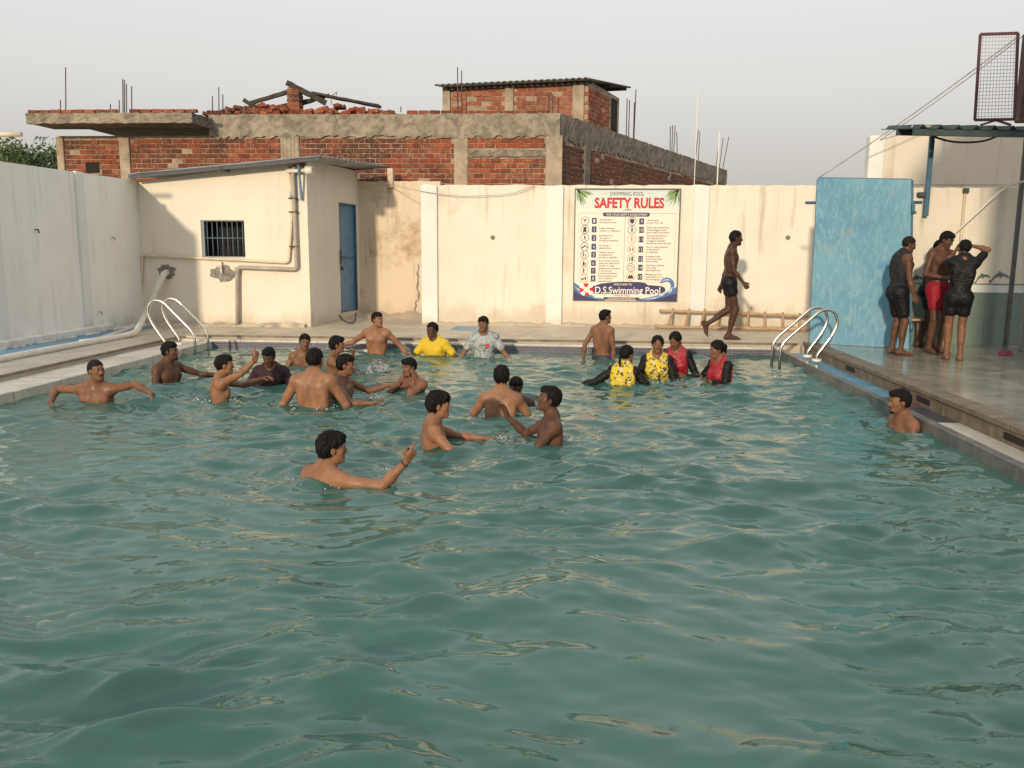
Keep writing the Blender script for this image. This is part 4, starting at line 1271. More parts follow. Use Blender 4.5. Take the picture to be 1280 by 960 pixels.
for dx in (0, .10):
    o = [(p.x + dx + .035 * math.cos(a) * (1 + .2 * math.sin(a)), p.y + .10 * math.sin(a), .062) for a in [i * math.pi / 6 for i in range(12)]]
    mb.prism(o, (0, 0, 0), (0, 0, .02))
    mb.tube([(p.x + dx - .04, p.y + .02, .09), (p.x + dx, p.y + .05, .10), (p.x + dx + .04, p.y + .02, .09)], .012, 5)
tag(mb.build('sandals', simple('pink sandal rubber', (.45, .08, .14), .5)), 'pair of pink sandals at the foot of the shower wall', 'sandals')
# wooden stool half hidden behind the men
st = empty('wooden_stool', (0, 0, 0)); tag(st, 'small brown wooden stool behind the men at the blue board', 'stool')
c = on_z(1139, 432, .06)
for dx in (-.13, .13):
    for dy in (-.1, .1):
        MB().beam((c.x + dx * 1.1, c.y + dy * 1.1, .06), (c.x + dx * .8, c.y + dy * .8, .44), .035, .035).build('leg', M['bamboo'], st)
MB().box((c.x - .16, c.y - .13, .44), (c.x + .16, c.y + .13, .475), bev=.006).build('seat', M['bamboo'], st)
# flat blue hatch on the rear deck
p, q = on_z(570, 408.5, .0), on_z(600, 413.5, .0)
tag(MB().box((p.x, q.y, -.01), (q.x + .1, p.y, .012), bev=.003).build('drain_cover', M['strip_blue']), 'flat blue drain cover on the rear deck behind the grey shirt', 'cover')

# ================================================================== SAFETY RULES SIGN
sgn = empty('rules_sign', (0, 0, 0)); tag(sgn, 'printed swimming pool safety rules sign with red heading on rear wall', 'sign')
SGY = WALL_Y - .03
s00, s11 = on_y(716.3, 375.3, SGY), on_y(851, 236, SGY)
GX0, GX1, GZ0, GZ1 = s00.x, s11.x, s00.z, s11.z
def SX(px): return GX0 + (px - 98) / (852 - 98) * (GX1 - GX0)
def SZ(py): return GZ0 + (874 - py) / (874 - 90) * (GZ1 - GZ0)
KX = (GX1 - GX0) / 754.0
KZ = (GZ1 - GZ0) / 784.0
flat_cache = {}
def flat(name, c, r=.5):
    if name not in flat_cache:
        t = NT(name); t.color(c).rough(r); t.b.inputs['Specular IOR Level'].default_value = .3; flat_cache[name] = t.m
    return flat_cache[name]
NAVY, RED, CREAM, INK, LBLUE, GREEN = flat('sign navy', (.045, .04, .12)), flat('sign red', (.55, .02, .03)), flat('sign cream', (.76, .70, .60)), flat('sign ink', (.05, .05, .06)), flat('sign pale blue', (.45, .60, .62)), flat('sign green', (.10, .20, .07))
MBLUE = flat('sign mid blue', (.08, .16, .36)); ORANGE = flat('sign orange ring', (.58, .22, .14)); TEAL = flat('sign green ring', (.16, .30, .20)); GREY = flat('sign grey', (.36, .33, .30))
def bg_mat():
    t = NT('sign ground print')
    sep = t.t.nodes.new('ShaderNodeSeparateXYZ'); t.l(t.co(), sep.inputs[0])
    n = t.noise(9, 4, .6)
    top = t.math('ADD', t.band(sep.outputs['Z'], SZ(330), SZ(150)), t.math('MULTIPLY', t.math('SUBTRACT', n, .5), .8))
    c = t.mix(t.math('MULTIPLY', t.band(top, .15, 1.0), .55), (.76, .70, .60), (.42, .60, .60))
    t.color(c).rough(.45); return t.m
MB().box((GX0, SGY - .012, GZ0), (GX1, SGY + .028, GZ1)).build('sign_panel', bg_mat(), sgn)
mb = MB(); e = .022
for lo, hi in (((GX0 - .004, 0, GZ1 - e), (GX1 + .004, 0, GZ1 + .004)), ((GX0 - .004, 0, GZ0 - .004), (GX1 + .004, 0, GZ0 + .006)), ((GX0 - .004, 0, GZ0 + .006), (GX0 + e * .6, 0, GZ1 - e)), ((GX1 - e * .6, 0, GZ0 + .006), (GX1 + .004, 0, GZ1 - e))):
    mb.box((lo[0], SGY - .026, lo[2]), (hi[0], SGY + .02, hi[2]))
mb.build('sign_frame', flat('sign frame', (.10, .10, .11)), sgn)
LAYER = [0]
def poly(pts, layer, mb):
    y = SGY - .0125 - .0012 * layer
    P = [(SX(a), y, SZ(b)) for a, b in pts]
    mb.prism(P, (0, 0, 0), (0, .0009, 0))
def disc(cx, cy, r, layer, mb, n=18, inner=None):
    if inner is None:
        poly([(cx + r * math.cos(i * 2 * math.pi / n), cy + r * math.sin(i * 2 * math.pi / n)) for i in range(n)], layer, mb)
    else:
        y = SGY - .0125 - .0012 * layer
        V, F = [], []
        for i in range(n):
            a = i * 2 * math.pi / n
            for q in (r, inner): V.append((SX(cx + q * math.cos(a)), y, SZ(cy + q * math.sin(a))))
        for i in range(n):
            j = (i + 1) % n; F.append((2 * i, 2 * i + 1, 2 * j + 1, 2 * j))
        mb.add(V, F)
def rect(x0, y0, x1, y1, layer, mb, rad=0):
    if rad == 0: poly([(x0, y0), (x1, y0), (x1, y1), (x0, y1)], layer, mb)
    else:
        P = []
        for cx, cy, a0 in ((x1 - rad, y0 + rad, -90), (x1 - rad, y1 - rad, 0), (x0 + rad, y1 - rad, 90), (x0 + rad, y0 + rad, 180)):
            for k in range(5):
                a = R(a0 + k * 22.5); P.append((cx + rad * math.cos(a), cy + rad * math.sin(a)))
        poly(P, layer, mb)
rngs = random.Random(5)
# leaves in the two upper corners
for side in (-1, 1):
    mbl = MB(); mbl2 = MB()
    cx = 118 if side < 0 else 836
    for i in range(17):
        a = R(8 + i * 5.4) if side < 0 else R(172 - i * 5.4)
        ln = rngs.uniform(70, 125)
        x0, y0 = cx + rngs.uniform(-6, 6), 98 + rngs.uniform(-2, 6)
        dx, dy = math.cos(a), math.sin(a)
        P = [(x0 - dy * 3, y0 + dx * 3), (x0 + dx * ln * .5 - dy * 7, y0 + dy * ln * .5 + dx * 7), (x0 + dx * ln, y0 + dy * ln), (x0 + dx * ln * .5 + dy * 6, y0 + dy * ln * .5 - dx * 6), (x0 + dy * 3, y0 - dx * 3)]
        P = [(min(846, max(106, a_)), max(97, b_)) for a_, b_ in P]
        poly(P, 1 + i % 3 * .3, mbl if i % 2 else mbl2)
    mbl.build('leaf_print', GREEN, sgn); mbl2.build('leaf_print', flat('sign light green', (.26, .36, .16)), sgn)
# boxes for the two columns of rules
mb = MB()
for x0, x1 in ((128, 462), (462, 826)):
    for a in ((x0, 258, x1, 261), (x0, 738, x1, 740), (x0, 258, x0 + 2, 740), (x1 - 2, 258, x1, 740)): rect(*a, 1, mb)
mb.build('rule_box', GREY, sgn)
mb = MB(); rect(302, 254, 638, 282, 2, mb, 13); mb.build('heading_bar', NAVY, sgn)
mb = MB(); rect(285, 125, 340, 127, 1, mb); rect(608, 121, 664, 123, 1, mb); poly([(436, 238), (470, 230), (484, 226), (500, 232), (515, 240), (470, 241)], 1, mb); mb.build('heading_rule', GREY, sgn)
# banner and waves at the foot
def each(polys, layer, name, m):
    for q in polys:
        b = MB(); poly(q, layer, b); b.build(name, m, sgn)
each([[(98, 742), (140, 770), (190, 815), (260, 848), (330, 862), (330, 872), (98, 872)], [(560, 872), (560, 862), (640, 850), (720, 830), (790, 800), (850, 770), (850, 872)]], 1, 'wave_print', MBLUE)
each([[(98, 800), (150, 835), (240, 858), (300, 872), (98, 872)], [(660, 872), (740, 850), (850, 815), (850, 872)]], 2, 'wave_print', NAVY)
mb = MB()
poly([(725, 742), (745, 715), (775, 704), (805, 712), (826, 735), (832, 765), (815, 800), (790, 822), (770, 828), (795, 800), (806, 770), (800, 745), (780, 733), (756, 738), (740, 748)], 4, mb)
mb.build('wave_crest', MBLUE, sgn)
each(([(735, 740), (756, 720), (786, 716), (806, 730), (784, 724), (758, 728)], [(720, 835), (760, 806), (800, 800), (770, 815), (745, 838)], [(800, 790), (818, 770), (815, 800), (790, 820)], [(104, 772), (150, 800), (180, 835), (140, 808)], [(230, 842), (300, 858), (260, 856)], [(600, 866), (680, 848), (740, 836), (690, 856)]), 5, 'wave_foam', LBLUE)
mb = MB(); poly([(240, 772), (300, 752), (390, 742), (480, 738), (570, 739), (620, 745), (640, 760), (735, 766), (760, 775), (770, 795), (757, 812), (720, 824), (480, 826), (260, 826), (232, 812), (228, 790)], 3, mb); mb.build('name_banner', NAVY, sgn)
mb = MB(); rect(320, 849, 582, 866, 3, mb, 3); mb.build('foot_bar', INK, sgn)
# lifebuoy
mb = MB(); mb2 = MB()
for i in range(8):
    V, F = [], []
    y = SGY - .0125 - .0012 * 6
    for k in range(5):
        a = (i + k / 4) * math.pi / 4 + .3
        for q in (46, 20): V.append((SX(195 + q * 1.14 * math.cos(a)), y, SZ(797 + q * math.sin(a) * 1.0)))
    F = [(2 * k, 2 * k + 1, 2 * k + 3, 2 * k + 2) for k in range(4)]
    (mb if i % 2 else mb2).add(V, F)
lb = mb.build('lifebuoy', RED, sgn); mb2.build('white_band', flat('sign white', (.80, .78, .72)), lb)
# icons: ring, number square, figure
rows_l = [313, 372, 432, 493, 549, 608, 662, 716]
rows_r = [315, 374, 440, 510, 576, 638, 702]
mbr = {0: MB(), 1: MB(), 2: MB()}; mbk = MB(); mbn = MB(); mbo = MB()
for col_i, (rows, cx, nx) in enumerate(((rows_l, 174, 241), (rows_r, 513, 581))):
    for i, y in enumerate(rows):
        kind = (0, 0, 0, 0, 0, 1, 1, 1)[i] if col_i == 0 else (0, 0, 1, 1, 2, 0, 1)[i]
        disc(cx, y, 30, 2, mbr[kind], 22, 26.5)
        rect(nx - 17, y - 21, nx + 17, y + 21, 2, mbn, 5)
def fig(cx, cy, s, mb, arm=0, leg=0):
    disc(cx, cy - 13 * s, 5 * s, 3, mb, 10)
    poly([(cx - 5 * s, cy - 7 * s), (cx + 5 * s, cy - 7 * s), (cx + 4 * s, cy + 5 * s), (cx - 4 * s, cy + 5 * s)], 3, mb)
    poly([(cx - 4 * s, cy + 4 * s), (cx, cy + 4 * s), (cx - (2 + leg) * s, cy + 16 * s), (cx - (6 + leg) * s, cy + 16 * s)], 3.2, mb)
    poly([(cx, cy + 4 * s), (cx + 4 * s, cy + 4 * s), (cx + (6 + leg) * s, cy + 16 * s), (cx + (2 + leg) * s, cy + 16 * s)], 3.2, mb)
    if arm: poly([(cx + 3 * s, cy - 6 * s), (cx + (5 + arm) * s, cy - 1 * s), (cx + (3 + arm) * s, cy + 2 * s), (cx + 2 * s, cy - 2 * s)], 3.4, mb)
# 1 shower, 2 costume, 3 runner, 4 diver, 5 parent and child, 6 bottle, 7 spitting, 8 food
poly([(160, 303), (188, 303), (182, 312), (166, 312)], 3, mbk); [rect(166 + i * 7, 316, 168 + i * 7, 326, 3, mbk) for i in range(3)]
poly([(162, 355), (186, 355), (184, 370), (188, 390), (160, 390), (164, 370)], 3, mbk)
fig(174, 432, 1, mbk, 7, 5)
poly([(150, 500), (176, 482), (196, 488), (178, 492), (156, 508)], 3, mbk); disc(192, 499, 5, 3, mbk, 8)
fig(166, 548, .95, mbk, 5); fig(184, 555, .65, mbk)
poly([(168, 588), (172, 588), (172, 598), (177, 604), (177, 626), (163, 626), (163, 604), (168, 598)], 3, mbk); poly([(181, 606), (189, 606), (187, 626), (183, 626)], 3, mbk)
fig(170, 662, 1, mbk, 9); poly([(154, 720), (172, 712), (174, 726), (156, 728)], 3, mbk); poly([(178, 706), (190, 706), (188, 728), (180, 728)], 3, mbk)
poly([(513, 296), (530, 302), (528, 320), (513, 334), (498, 320), (496, 302)], 3, mbk)
fig(513, 374, 1.1, mbk, 5, 2); fig(513, 440, 1.0, mbo, 4, 3); fig(503, 510, .8, mbk, 8, 3); fig(524, 510, .8, mbk, 0, 3)
fig(503, 578, .8, mbk); rect(515, 560, 527, 592, 3, mbk)
disc(513, 638, 17, 3, mbk, 16, 14); rect(512, 626, 514, 638, 3, mbk); rect(513, 637, 522, 639, 3, mbk)
poly([(494, 698), (532, 698), (532, 716), (494, 716)], 3, mbk); disc(506, 694, 6, 3, mbk, 8); disc(520, 694, 6, 3, mbk, 8)
def split_rows(mb, name, m):
    cells = {}
    for fc in mb.f:
        P = [mb.v[i] for i in fc]; cx = sum(p[0] for p in P) / len(P); cz = sum(p[2] for p in P) / len(P)
        c = 0 if cx < SX(462) else 1; rows = rows_l if c == 0 else rows_r
        k = min(range(len(rows)), key=lambda i: abs(SZ(rows[i]) - cz))
        cells.setdefault((c, k), []).append(fc)
    for fs in cells.values():
        used = sorted({i for fc in fs for i in fc}); mp = {i: j for j, i in enumerate(used)}
        MB().add([mb.v[i] for i in used], [tuple(mp[i] for i in fc) for fc in fs]).build(name, m, sgn)
for k, m in ((0, NAVY), (1, ORANGE), (2, TEAL)): split_rows(mbr[k], 'icon_ring', m)
split_rows(mbk, 'icon', INK); split_rows(mbo, 'icon', ORANGE); split_rows(mbn, 'number_tile', NAVY)
# ---- lettering
texts = []
def text(s, x0, x1, ytop, ybot, m, layer, bold=0.0, align='fit'):
    texts.append((s, x0, x1, ytop, ybot, m, layer, bold, align))
text('SWIMMING POOL', 350, 594, 111, 138, INK, 3, .0)
text('SAFETY RULES', 240, 738, 152, 221, RED, 3, .035)
text('FOR YOUR SAFETY & ENJOYMENT', 326, 622, 261, 276, CREAM, 5, .012)
text('WELCOME TO', 392, 524, 750, 764, CREAM, 6, .015)
text('D.S.Swimming Pool', 258, 730, 773, 822, flat('sign white', (.80, .78, .72)), 6, .009)
text('THANK YOU', 396, 510, 831, 843, RED, 4, .01)
text('HAVE SAFE & FUN MOMENTS', 352, 548, 852, 863, CREAM, 6, .01)
left = [['Shower before', 'entering the pool.'], ['Proper swimming', 'costume is compulsory.'], ['Running around', 'the pool is', 'strictly prohibited.'], ['No diving in', 'shallow area.'], ['Children must be', 'accompanied by', 'parents or guardian.'], ['Do not enter the pool', 'under the influence of', 'alcohol or drugs.'], ['Spitting and urinating', 'in the pool is', 'strictly prohibited.'], ['Food and glass items', 'are not allowed', 'near the pool.']]
right = [['Use the pool', 'at your own risk.'], ['Follow the instructions', 'of the lifeguard and', 'pool staff at all times.'], ['Anyone suffering from', 'skin infections or', 'contagious diseases', 'should not enter the pool.'], ['Push or rough behaviour', 'in the pool is', 'not allowed.'], ['Emergency exits', 'must remain clear', 'at all times.'], ['Swimming is allowed', 'only during', 'operating hours.'], ['Management is not', 'responsible for any', 'lost belongings.']]
for ci, (rows, items, tx, nx) in enumerate(((rows_l, left, 279, 241), (rows_r, right, 620, 581))):
    for i, (y, it) in enumerate(zip(rows, items)):
        num = str(i + 1 + 8 * ci)
        text(num, nx - (6 if len(num) == 1 else 12), nx + (6 if len(num) == 1 else 12), y - 12, y + 12, CREAM, 5, .0)
        h = 17.5
        y0 = y - h * len(it) / 2
        for k, ln in enumerate(it):
            text(ln, tx, tx + len(ln) * 6.9, y0 + k * h + 2.5, y0 + k * h + 14.5, INK, 3, .006)
tmp = []
for (s, x0, x1, yt, yb, m, layer, bold, al) in texts:
    cu = bpy.data.curves.new('lettering', 'FONT'); cu.body = s; cu.size = 1; cu.offset = bold; cu.resolution_u = 3
    o = bpy.data.objects.new('lettering', cu); col.objects.link(o); tmp.append(o)
bpy.context.view_layer.update()
dg = bpy.context.evaluated_depsgraph_get()
bym = {}
for o, (s, x0, x1, yt, yb, m, layer, bold, al) in zip(tmp, texts):
    me = bpy.data.meshes.new_from_object(o.evaluated_get(dg))
    vs = np.array([v.co[:] for v in me.vertices])
    if len(vs) == 0: continue
    a, b = vs[:, 0].min(), vs[:, 0].max()
    caps = .70 if any(ch.isupper() or ch.isdigit() for ch in s) else .5
    lo_ = 0.0
    y = SGY - .0125 - .0012 * layer
    W = [(SX(x0 + (p[0] - a) / (b - a) * (x1 - x0)), y, SZ(yb - p[1] / .70 * (yb - yt) * .98)) for p in vs]
    head_ = len(s) > 2 and yt < 300 or yt > 740
    ry = min(range(8), key=lambda i: abs(rows_l[i] - yt)) if x0 < 462 else min(range(7), key=lambda i: abs(rows_r[i] - (yt + 8)))
    bym.setdefault((m.name, 'heading' if head_ else 'rule_number' if len(s) < 3 else 'rule_text', s if head_ else (x0 < 462, ry)), MB()).add(W, [tuple(q.vertices) for q in me.polygons])
    bpy.data.meshes.remove(me)
for o in tmp:
    cu = o.data; bpy.data.objects.remove(o); bpy.data.curves.remove(cu)
for (mn, nm, _), mb in bym.items():
    mb.build(nm, bpy.data.materials[mn], sgn)

# ================================================================== PEOPLE
def V3(*a): return np.array(a, dtype=float)
def nrm(v):
    v = np.asarray(v, float); return v / (np.linalg.norm(v) + 1e-12)
class Field:
    """signed distance field on a grid, filled primitive by primitive"""
    def __init__(s, lo, hi, h):
        s.h = h; s.lo = np.asarray(lo, float)
        s.n = np.maximum(4, np.ceil((np.asarray(hi) - s.lo) / h).astype(int) + 1)
        s.D = np.full(s.n, 1.0, np.float32)
        s.ax = [(s.lo[i] + h * np.arange(s.n[i])).astype(np.float32) for i in range(3)]
    def sub(s, lo, hi):
        i0 = np.clip(np.floor((lo - s.lo) / s.h).astype(int), 0, s.n); i1 = np.clip(np.ceil((hi - s.lo) / s.h).astype(int) + 1, 0, s.n)
        if np.any(i1 - i0 < 1): return None, None
        sl = tuple(slice(a, b) for a, b in zip(i0, i1))
        return sl, (s.ax[0][sl[0]][:, None, None], s.ax[1][sl[1]][None, :, None], s.ax[2][sl[2]][None, None, :])
    def put(s, p, grow=0.0):
        typ, k, op = p['t'], p['k'], p['op']
        m = k + 3 * s.h + abs(grow)
        if typ == 'E':
            ext = np.abs(p['A'].T * p['r']).sum(1) + m
            sl, g = s.sub(p['c'] - ext, p['c'] + ext)
            if sl is None: return
            x, y, z = (g[i] - p['c'][i] for i in range(3))
            r = p['r'] + grow
            q = [(A[0] * x + A[1] * y + A[2] * z) for A in p['A']]
            k0 = np.sqrt(sum((q[i] / r[i]) ** 2 for i in range(3)))
            k1 = np.sqrt(sum((q[i] / r[i] ** 2) ** 2 for i in range(3))) + 1e-9
            d = k0 * (k0 - 1) / k1
        else:
            a, b = p['a'], p['b']; R_ = max(p['ra'], p['rb']) + m
            sl, g = s.sub(np.minimum(a, b) - R_, np.maximum(a, b) + R_)
            if sl is None: return
            ab = b - a; L2 = float(ab @ ab) + 1e-12
            x, y, z = (g[i] - a[i] for i in range(3))
            t = np.clip((x * ab[0] + y * ab[1] + z * ab[2]) / L2, 0, 1)
            d = np.sqrt((x - t * ab[0]) ** 2 + (y - t * ab[1]) ** 2 + (z - t * ab[2]) ** 2) - (p['ra'] + (p['rb'] - p['ra']) * t + grow)
        D = s.D[sl]
        if op > 0:
            hh = np.maximum(k - np.abs(D - d), 0) / max(k, 1e-6); s.D[sl] = np.minimum(D, d) - hh * hh * k * .25
        else:
            d = -d; hh = np.maximum(k - np.abs(D - d), 0) / max(k, 1e-6); s.D[sl] = np.maximum(D, d) + hh * hh * k * .25
    def plane(s, c, n):
        """keep the side the normal points away from"""
        d = (s.ax[0][:, None, None] - c[0]) * n[0] + (s.ax[1][None, :, None] - c[1]) * n[1] + (s.ax[2][None, None, :] - c[2]) * n[2]
        s.D = np.maximum(s.D, d.astype(np.float32))
    def coords(s): return np.meshgrid(*s.ax, indexing='ij')
    def mesh(s):
        D = s.D
        for ax in range(3):
            sl = [slice(None)] * 3
            for e in (0, -1):
                sl[ax] = e; D[tuple(sl)] = np.maximum(D[tuple(sl)], s.h * .5)
        I = D < 0
        nx, ny, nz = D.shape
        cnt = np.zeros((nx - 1, ny - 1, nz - 1), np.int8)
        cs = [(i, j, k) for i in (0, 1) for j in (0, 1) for k in (0, 1)]
        for (i, j, k) in cs: cnt += I[i:nx - 1 + i, j:ny - 1 + j, k:nz - 1 + k]
        act = np.argwhere((cnt > 0) & (cnt < 8))
        if len(act) == 0: return np.zeros((0, 3)), np.zeros((0, 4), int)
        idx = np.full(cnt.shape, -1, np.int32); idx[tuple(act.T)] = np.arange(len(act))
        cv = np.stack([D[act[:, 0] + i, act[:, 1] + j, act[:, 2] + k] for (i, j, k) in cs], 1)
        P = np.zeros((len(act), 3)); N = np.zeros(len(act))
        cc = np.array(cs, float)
        for e0 in range(8):
            for bit in (1, 2, 4):
                e1 = e0 | bit
                if e1 == e0: continue
                a, b = cv[:, e0], cv[:, e1]
                m = (a < 0) != (b < 0)
                t = np.where(m, a / np.where(m, a - b, 1), 0)
                P += np.where(m[:, None], cc[e0] + (cc[e1] - cc[e0]) * t[:, None], 0); N += m
        V = s.lo + (act + P / N[:, None]) * s.h
        F = []
        for ax in range(3):
            u, w = [(1, 2), (2, 0), (0, 1)][ax]
            sl0 = [slice(1, -1)] * 3; sl1 = [slice(1, -1)] * 3
            sl0[ax] = slice(0, -1); sl1[ax] = slice(1, None)
            a, b = I[tuple(sl0)], I[tuple(sl1)]
            for flip, m in ((0, a & ~b), (1, ~a & b)):
                q = np.argwhere(m)
                if len(q) == 0: continue
                off = np.ones(3, int); off[ax] = 0
                q = q + off
                du = np.zeros(3, int); du[u] = 1; dw = np.zeros(3, int); dw[w] = 1
                f = np.stack([idx[tuple((q - du - dw).T)], idx[tuple((q - dw).T)], idx[tuple(q.T)], idx[tuple((q - du).T)]], 1)
                F.append(f[:, ::-1] if flip else f)
        F = np.concatenate(F); F = F[(F >= 0).all(1)]
        return V, F
def np_mesh(name, Vv, F, mats, mi=None):
    me = bpy.data.meshes.new(name)
    me.vertices.add(len(Vv)); me.vertices.foreach_set('co', Vv.astype(np.float32).ravel())
    me.loops.add(F.size); me.loops.foreach_set('vertex_index', F.astype(np.int32).ravel())
    me.polygons.add(len(F)); me.polygons.foreach_set('loop_start', np.arange(0, F.size, 4, dtype=np.int32))
    me.polygons.foreach_set('use_smooth', np.ones(len(F), bool))
    for m in mats: me.materials.append(m)
    if mi is not None: me.polygons.foreach_set('material_index', mi.astype(np.int32))
    me.update(calc_edges=True); me.validate()
    return me
def E_(c, A, r, k, tag, op=1): return dict(t='E', c=np.asarray(c, float), A=np.asarray(A, float), r=np.asarray(r, float), k=k, op=op, tag=tag)
def C_(a, b, ra, rb, k, tag, op=1): return dict(t='C', a=np.asarray(a, float), b=np.asarray(b, float), ra=ra, rb=rb, k=k, op=op, tag=tag)

def skin(name, c):
    t = NT(name)
    n = t.noise(7, 4, .6); n2 = t.noise(60, 2, .5)
    cc = t.mix(t.band(n, .35, .68), tuple(x * .78 for x in c), tuple(min(1, x * 1.14) for x in c))
    cc = t.mix(t.math('MULTIPLY', t.band(t.noise(22, 3, .6), .5, .7), .35), cc, (c[0] * 1.05, c[1] * .82, c[2] * .8))
    t.color(cc)
    r = t.n('ShaderNodeMapRange'); r.inputs['To Min'].default_value = .40; r.inputs['To Max'].default_value = .70
    t.l(t.band(t.noise(16, 4, .65), .40, .60), r.inputs['Value']); t.rough(r.outputs['Result'])
    t.set(IOR=1.42); t.b.inputs['Specular IOR Level'].default_value = .38
    t.bump(n2, .06, .004)
    lip = NT(name + ' lip'); lip.color((c[0] * .72, c[1] * .50, c[2] * .55)).rough(.4)
    dk = NT(name + ' areola'); dk.color(tuple(x * .5 for x in c)).rough(.5)
    return [t.m, lip.m, dk.m]
SK = {'light': skin('light brown skin', (.27, .132, .072)), 'mid': skin('brown skin', (.195, .094, .052)), 'dark': skin('dark brown skin', (.105, .050, .030)), 'deep': skin('deep brown skin', (.068, .032, .021))}
def hairmat(name, c):
    t = NT(name); n = t.noise(1, 5, .7, t.co(scale=(60, 60, 12)))
    t.color(t.mix(n, tuple(x * .5 for x in c), tuple(x * 1.6 for x in c))).rough(.62); t.b.inputs['Specular IOR Level'].default_value = .16; t.bump(n, .6, .006); return t.m
HAIR = hairmat('black wet hair', (.006, .005, .0045)); STUB = hairmat('cropped dark hair', (.011, .009, .008))
def cloth(name, c, rough=.6, wrinkle=.5):
    t = NT(name); n = t.noise(9, 5, .65, dist=1.0); t.color(t.mix(n, tuple(x * .75 for x in c), tuple(min(1, x * 1.2) for x in c))).rough(rough); t.b.inputs['Specular IOR Level'].default_value = .25; t.bump(n, wrinkle, .015); return t.m
CL = {'yellow': cloth('yellow cotton', (.62, .44, .03)), 'black': cloth('wet black cloth', (.006, .006, .0065), .55), 'maroon': cloth('wet maroon cloth', (.035, .014, .018), .65), 'charcoal': cloth('charcoal stretch cloth', (.018, .020, .022), .7), 'greygreen': cloth('grey cloth', (.16, .17, .16), .6), 'red': cloth('red nylon', (.27, .010, .026), .55), 'redtop': cloth('red jersey', (.46, .025, .035), .5), 'navy': cloth('dark blue shorts', (.03, .04, .05), .4)}
def print_mat(name, base, mark, scale, lo, hi, extra=None):
    t = NT(name)
    n = t.noise(scale, 3, .6, dist=2.2)
    c = t.mix(t.band(n, lo, hi), base, mark)
    if extra is not None:
        n3 = t.noise(scale * .7, 2, .5, t.co(loc=(5, 2, 7)), 2.5); c = t.mix(t.band(n3, .60, .64), c, extra)
    t.color(c).rough(.5); t.bump(t.noise(9, 4, .6), .4, .012); return t.m
CL['yprint'] = print_mat('yellow and black print', (.62, .46, .02), (.02, .02, .02), 11, .53, .57, (.55, .52, .45))
CL['rprint'] = print_mat('red and orange print', (.30, .014, .026), (.36, .11, .05), 8, .60, .66)
CL['gprint'] = print_mat('grey and dark dyed jersey', (.33, .36, .36), (.07, .08, .09), 7, .48, .66)
EYE_W = flat('eye white', (.36, .33, .30), .5); EYE_D = flat('eye dark', (.012, .008, .006), .15)
def eye_mesh():
    me = bpy.data.meshes.new('eye'); bm = bmesh.new(); bmesh.ops.create_uvsphere(bm, u_segments=12, v_segments=8, radius=.0125)
    bmesh.ops.rotate(bm, verts=bm.verts, cent=(0, 0, 0), matrix=Matrix.Rotation(-math.pi / 2, 3, 'X'))
    for f in bm.faces:
        f.smooth = True
        if f.calc_center_median().normalized().y > .80: f.material_index = 1
    bm.to_mesh(me); bm.free(); me.materials.append(EYE_W); me.materials.append(EYE_D); return me
EYE_ME = eye_mesh()
BROW = flat('eyebrow hair', (.014, .010, .008), .7)
GOLD = simple('dark bead bracelet', (.05, .02, .02), .4)

def frame(yaw, pitch=0, roll=0, up=None):
    a = R(yaw); p = R(pitch)
    f = V3(math.sin(a) * math.cos(p), -math.cos(a) * math.cos(p), math.sin(p))
    z = V3(0, 0, 1) if up is None else nrm(up)
    r = nrm(np.cross(f, z)); u = np.cross(r, f)
    if roll:
        c, s = math.cos(R(roll)), math.sin(R(roll)); r, u = r * c + u * s, u * c - r * s
    return r, f, u
def ik(A, T, l1, l2, hint):
    d = T - A; L = np.linalg.norm(d); L = min(L, (l1 + l2) * .995); dn = nrm(d); T = A + dn * L
    x = (l1 * l1 - l2 * l2 + L * L) / (2 * L); hgt = math.sqrt(max(0, l1 * l1 - x * x))
    hp = hint - dn * (hint @ dn); return A + dn * x + nrm(hp) * hgt, T

def hand_prims(w, h, n, S, side, curl, mode, k_tag='hand'):
    """w wrist, h hand direction, n palm normal (the way the palm faces), side +1 if thumb lies on +s"""
    h = nrm(h); n = nrm(n - h * (n @ h)); s = np.cross(h, n) * side
    P = []
    kn = []
    for i, (o, l) in enumerate(((.030, .083), (.010, .088), (-.010, .085), (-.029, .078))):
        b = w + (h * l + s * o) * S; kn.append(b)
        P.append(C_(w + (h * .012 + s * o * .55) * S, b, .0135 * S, .0115 * S, .014 * S, k_tag))
    lens = (.070, .078, .073, .057)
    for i, b in enumerate(kn):
        cu = curl
        if mode == 'point' and i == 0: cu = 3
        elif mode == 'point': cu = 95
        cu = cu + i * 3
        a1, a2 = R(cu * .75), R(cu * 1.55)
        spread = (.10, .03, -.04, -.12)[i] * (1 if cu < 40 else .2)
        d1 = nrm(h * math.cos(a1) + n * math.sin(a1) + s * spread); d2 = nrm(h * math.cos(a2) + n * math.sin(a2) + s * spread * .8)
        m = b + d1 * lens[i] * .52 * S; e = m + d2 * lens[i] * .48 * S
        P.append(C_(b, m, .0098 * S, .0090 * S, .004 * S, k_tag)); P.append(C_(m, e, .0090 * S, .0072 * S, .003 * S, k_tag))
    t0 = w + (h * .022 + s * .028) * S; t1 = t0 + nrm(h * .7 + s * .65 + n * .35) * .042 * S; t2 = t1 + nrm(h * .95 + s * .2 + n * .35) * .034 * S
    P.append(C_(t0, t1, .0145 * S, .0110 * S, .010 * S, k_tag)); P.append(C_(t1, t2, .0105 * S, .0085 * S, .003 * S, k_tag))
    return P

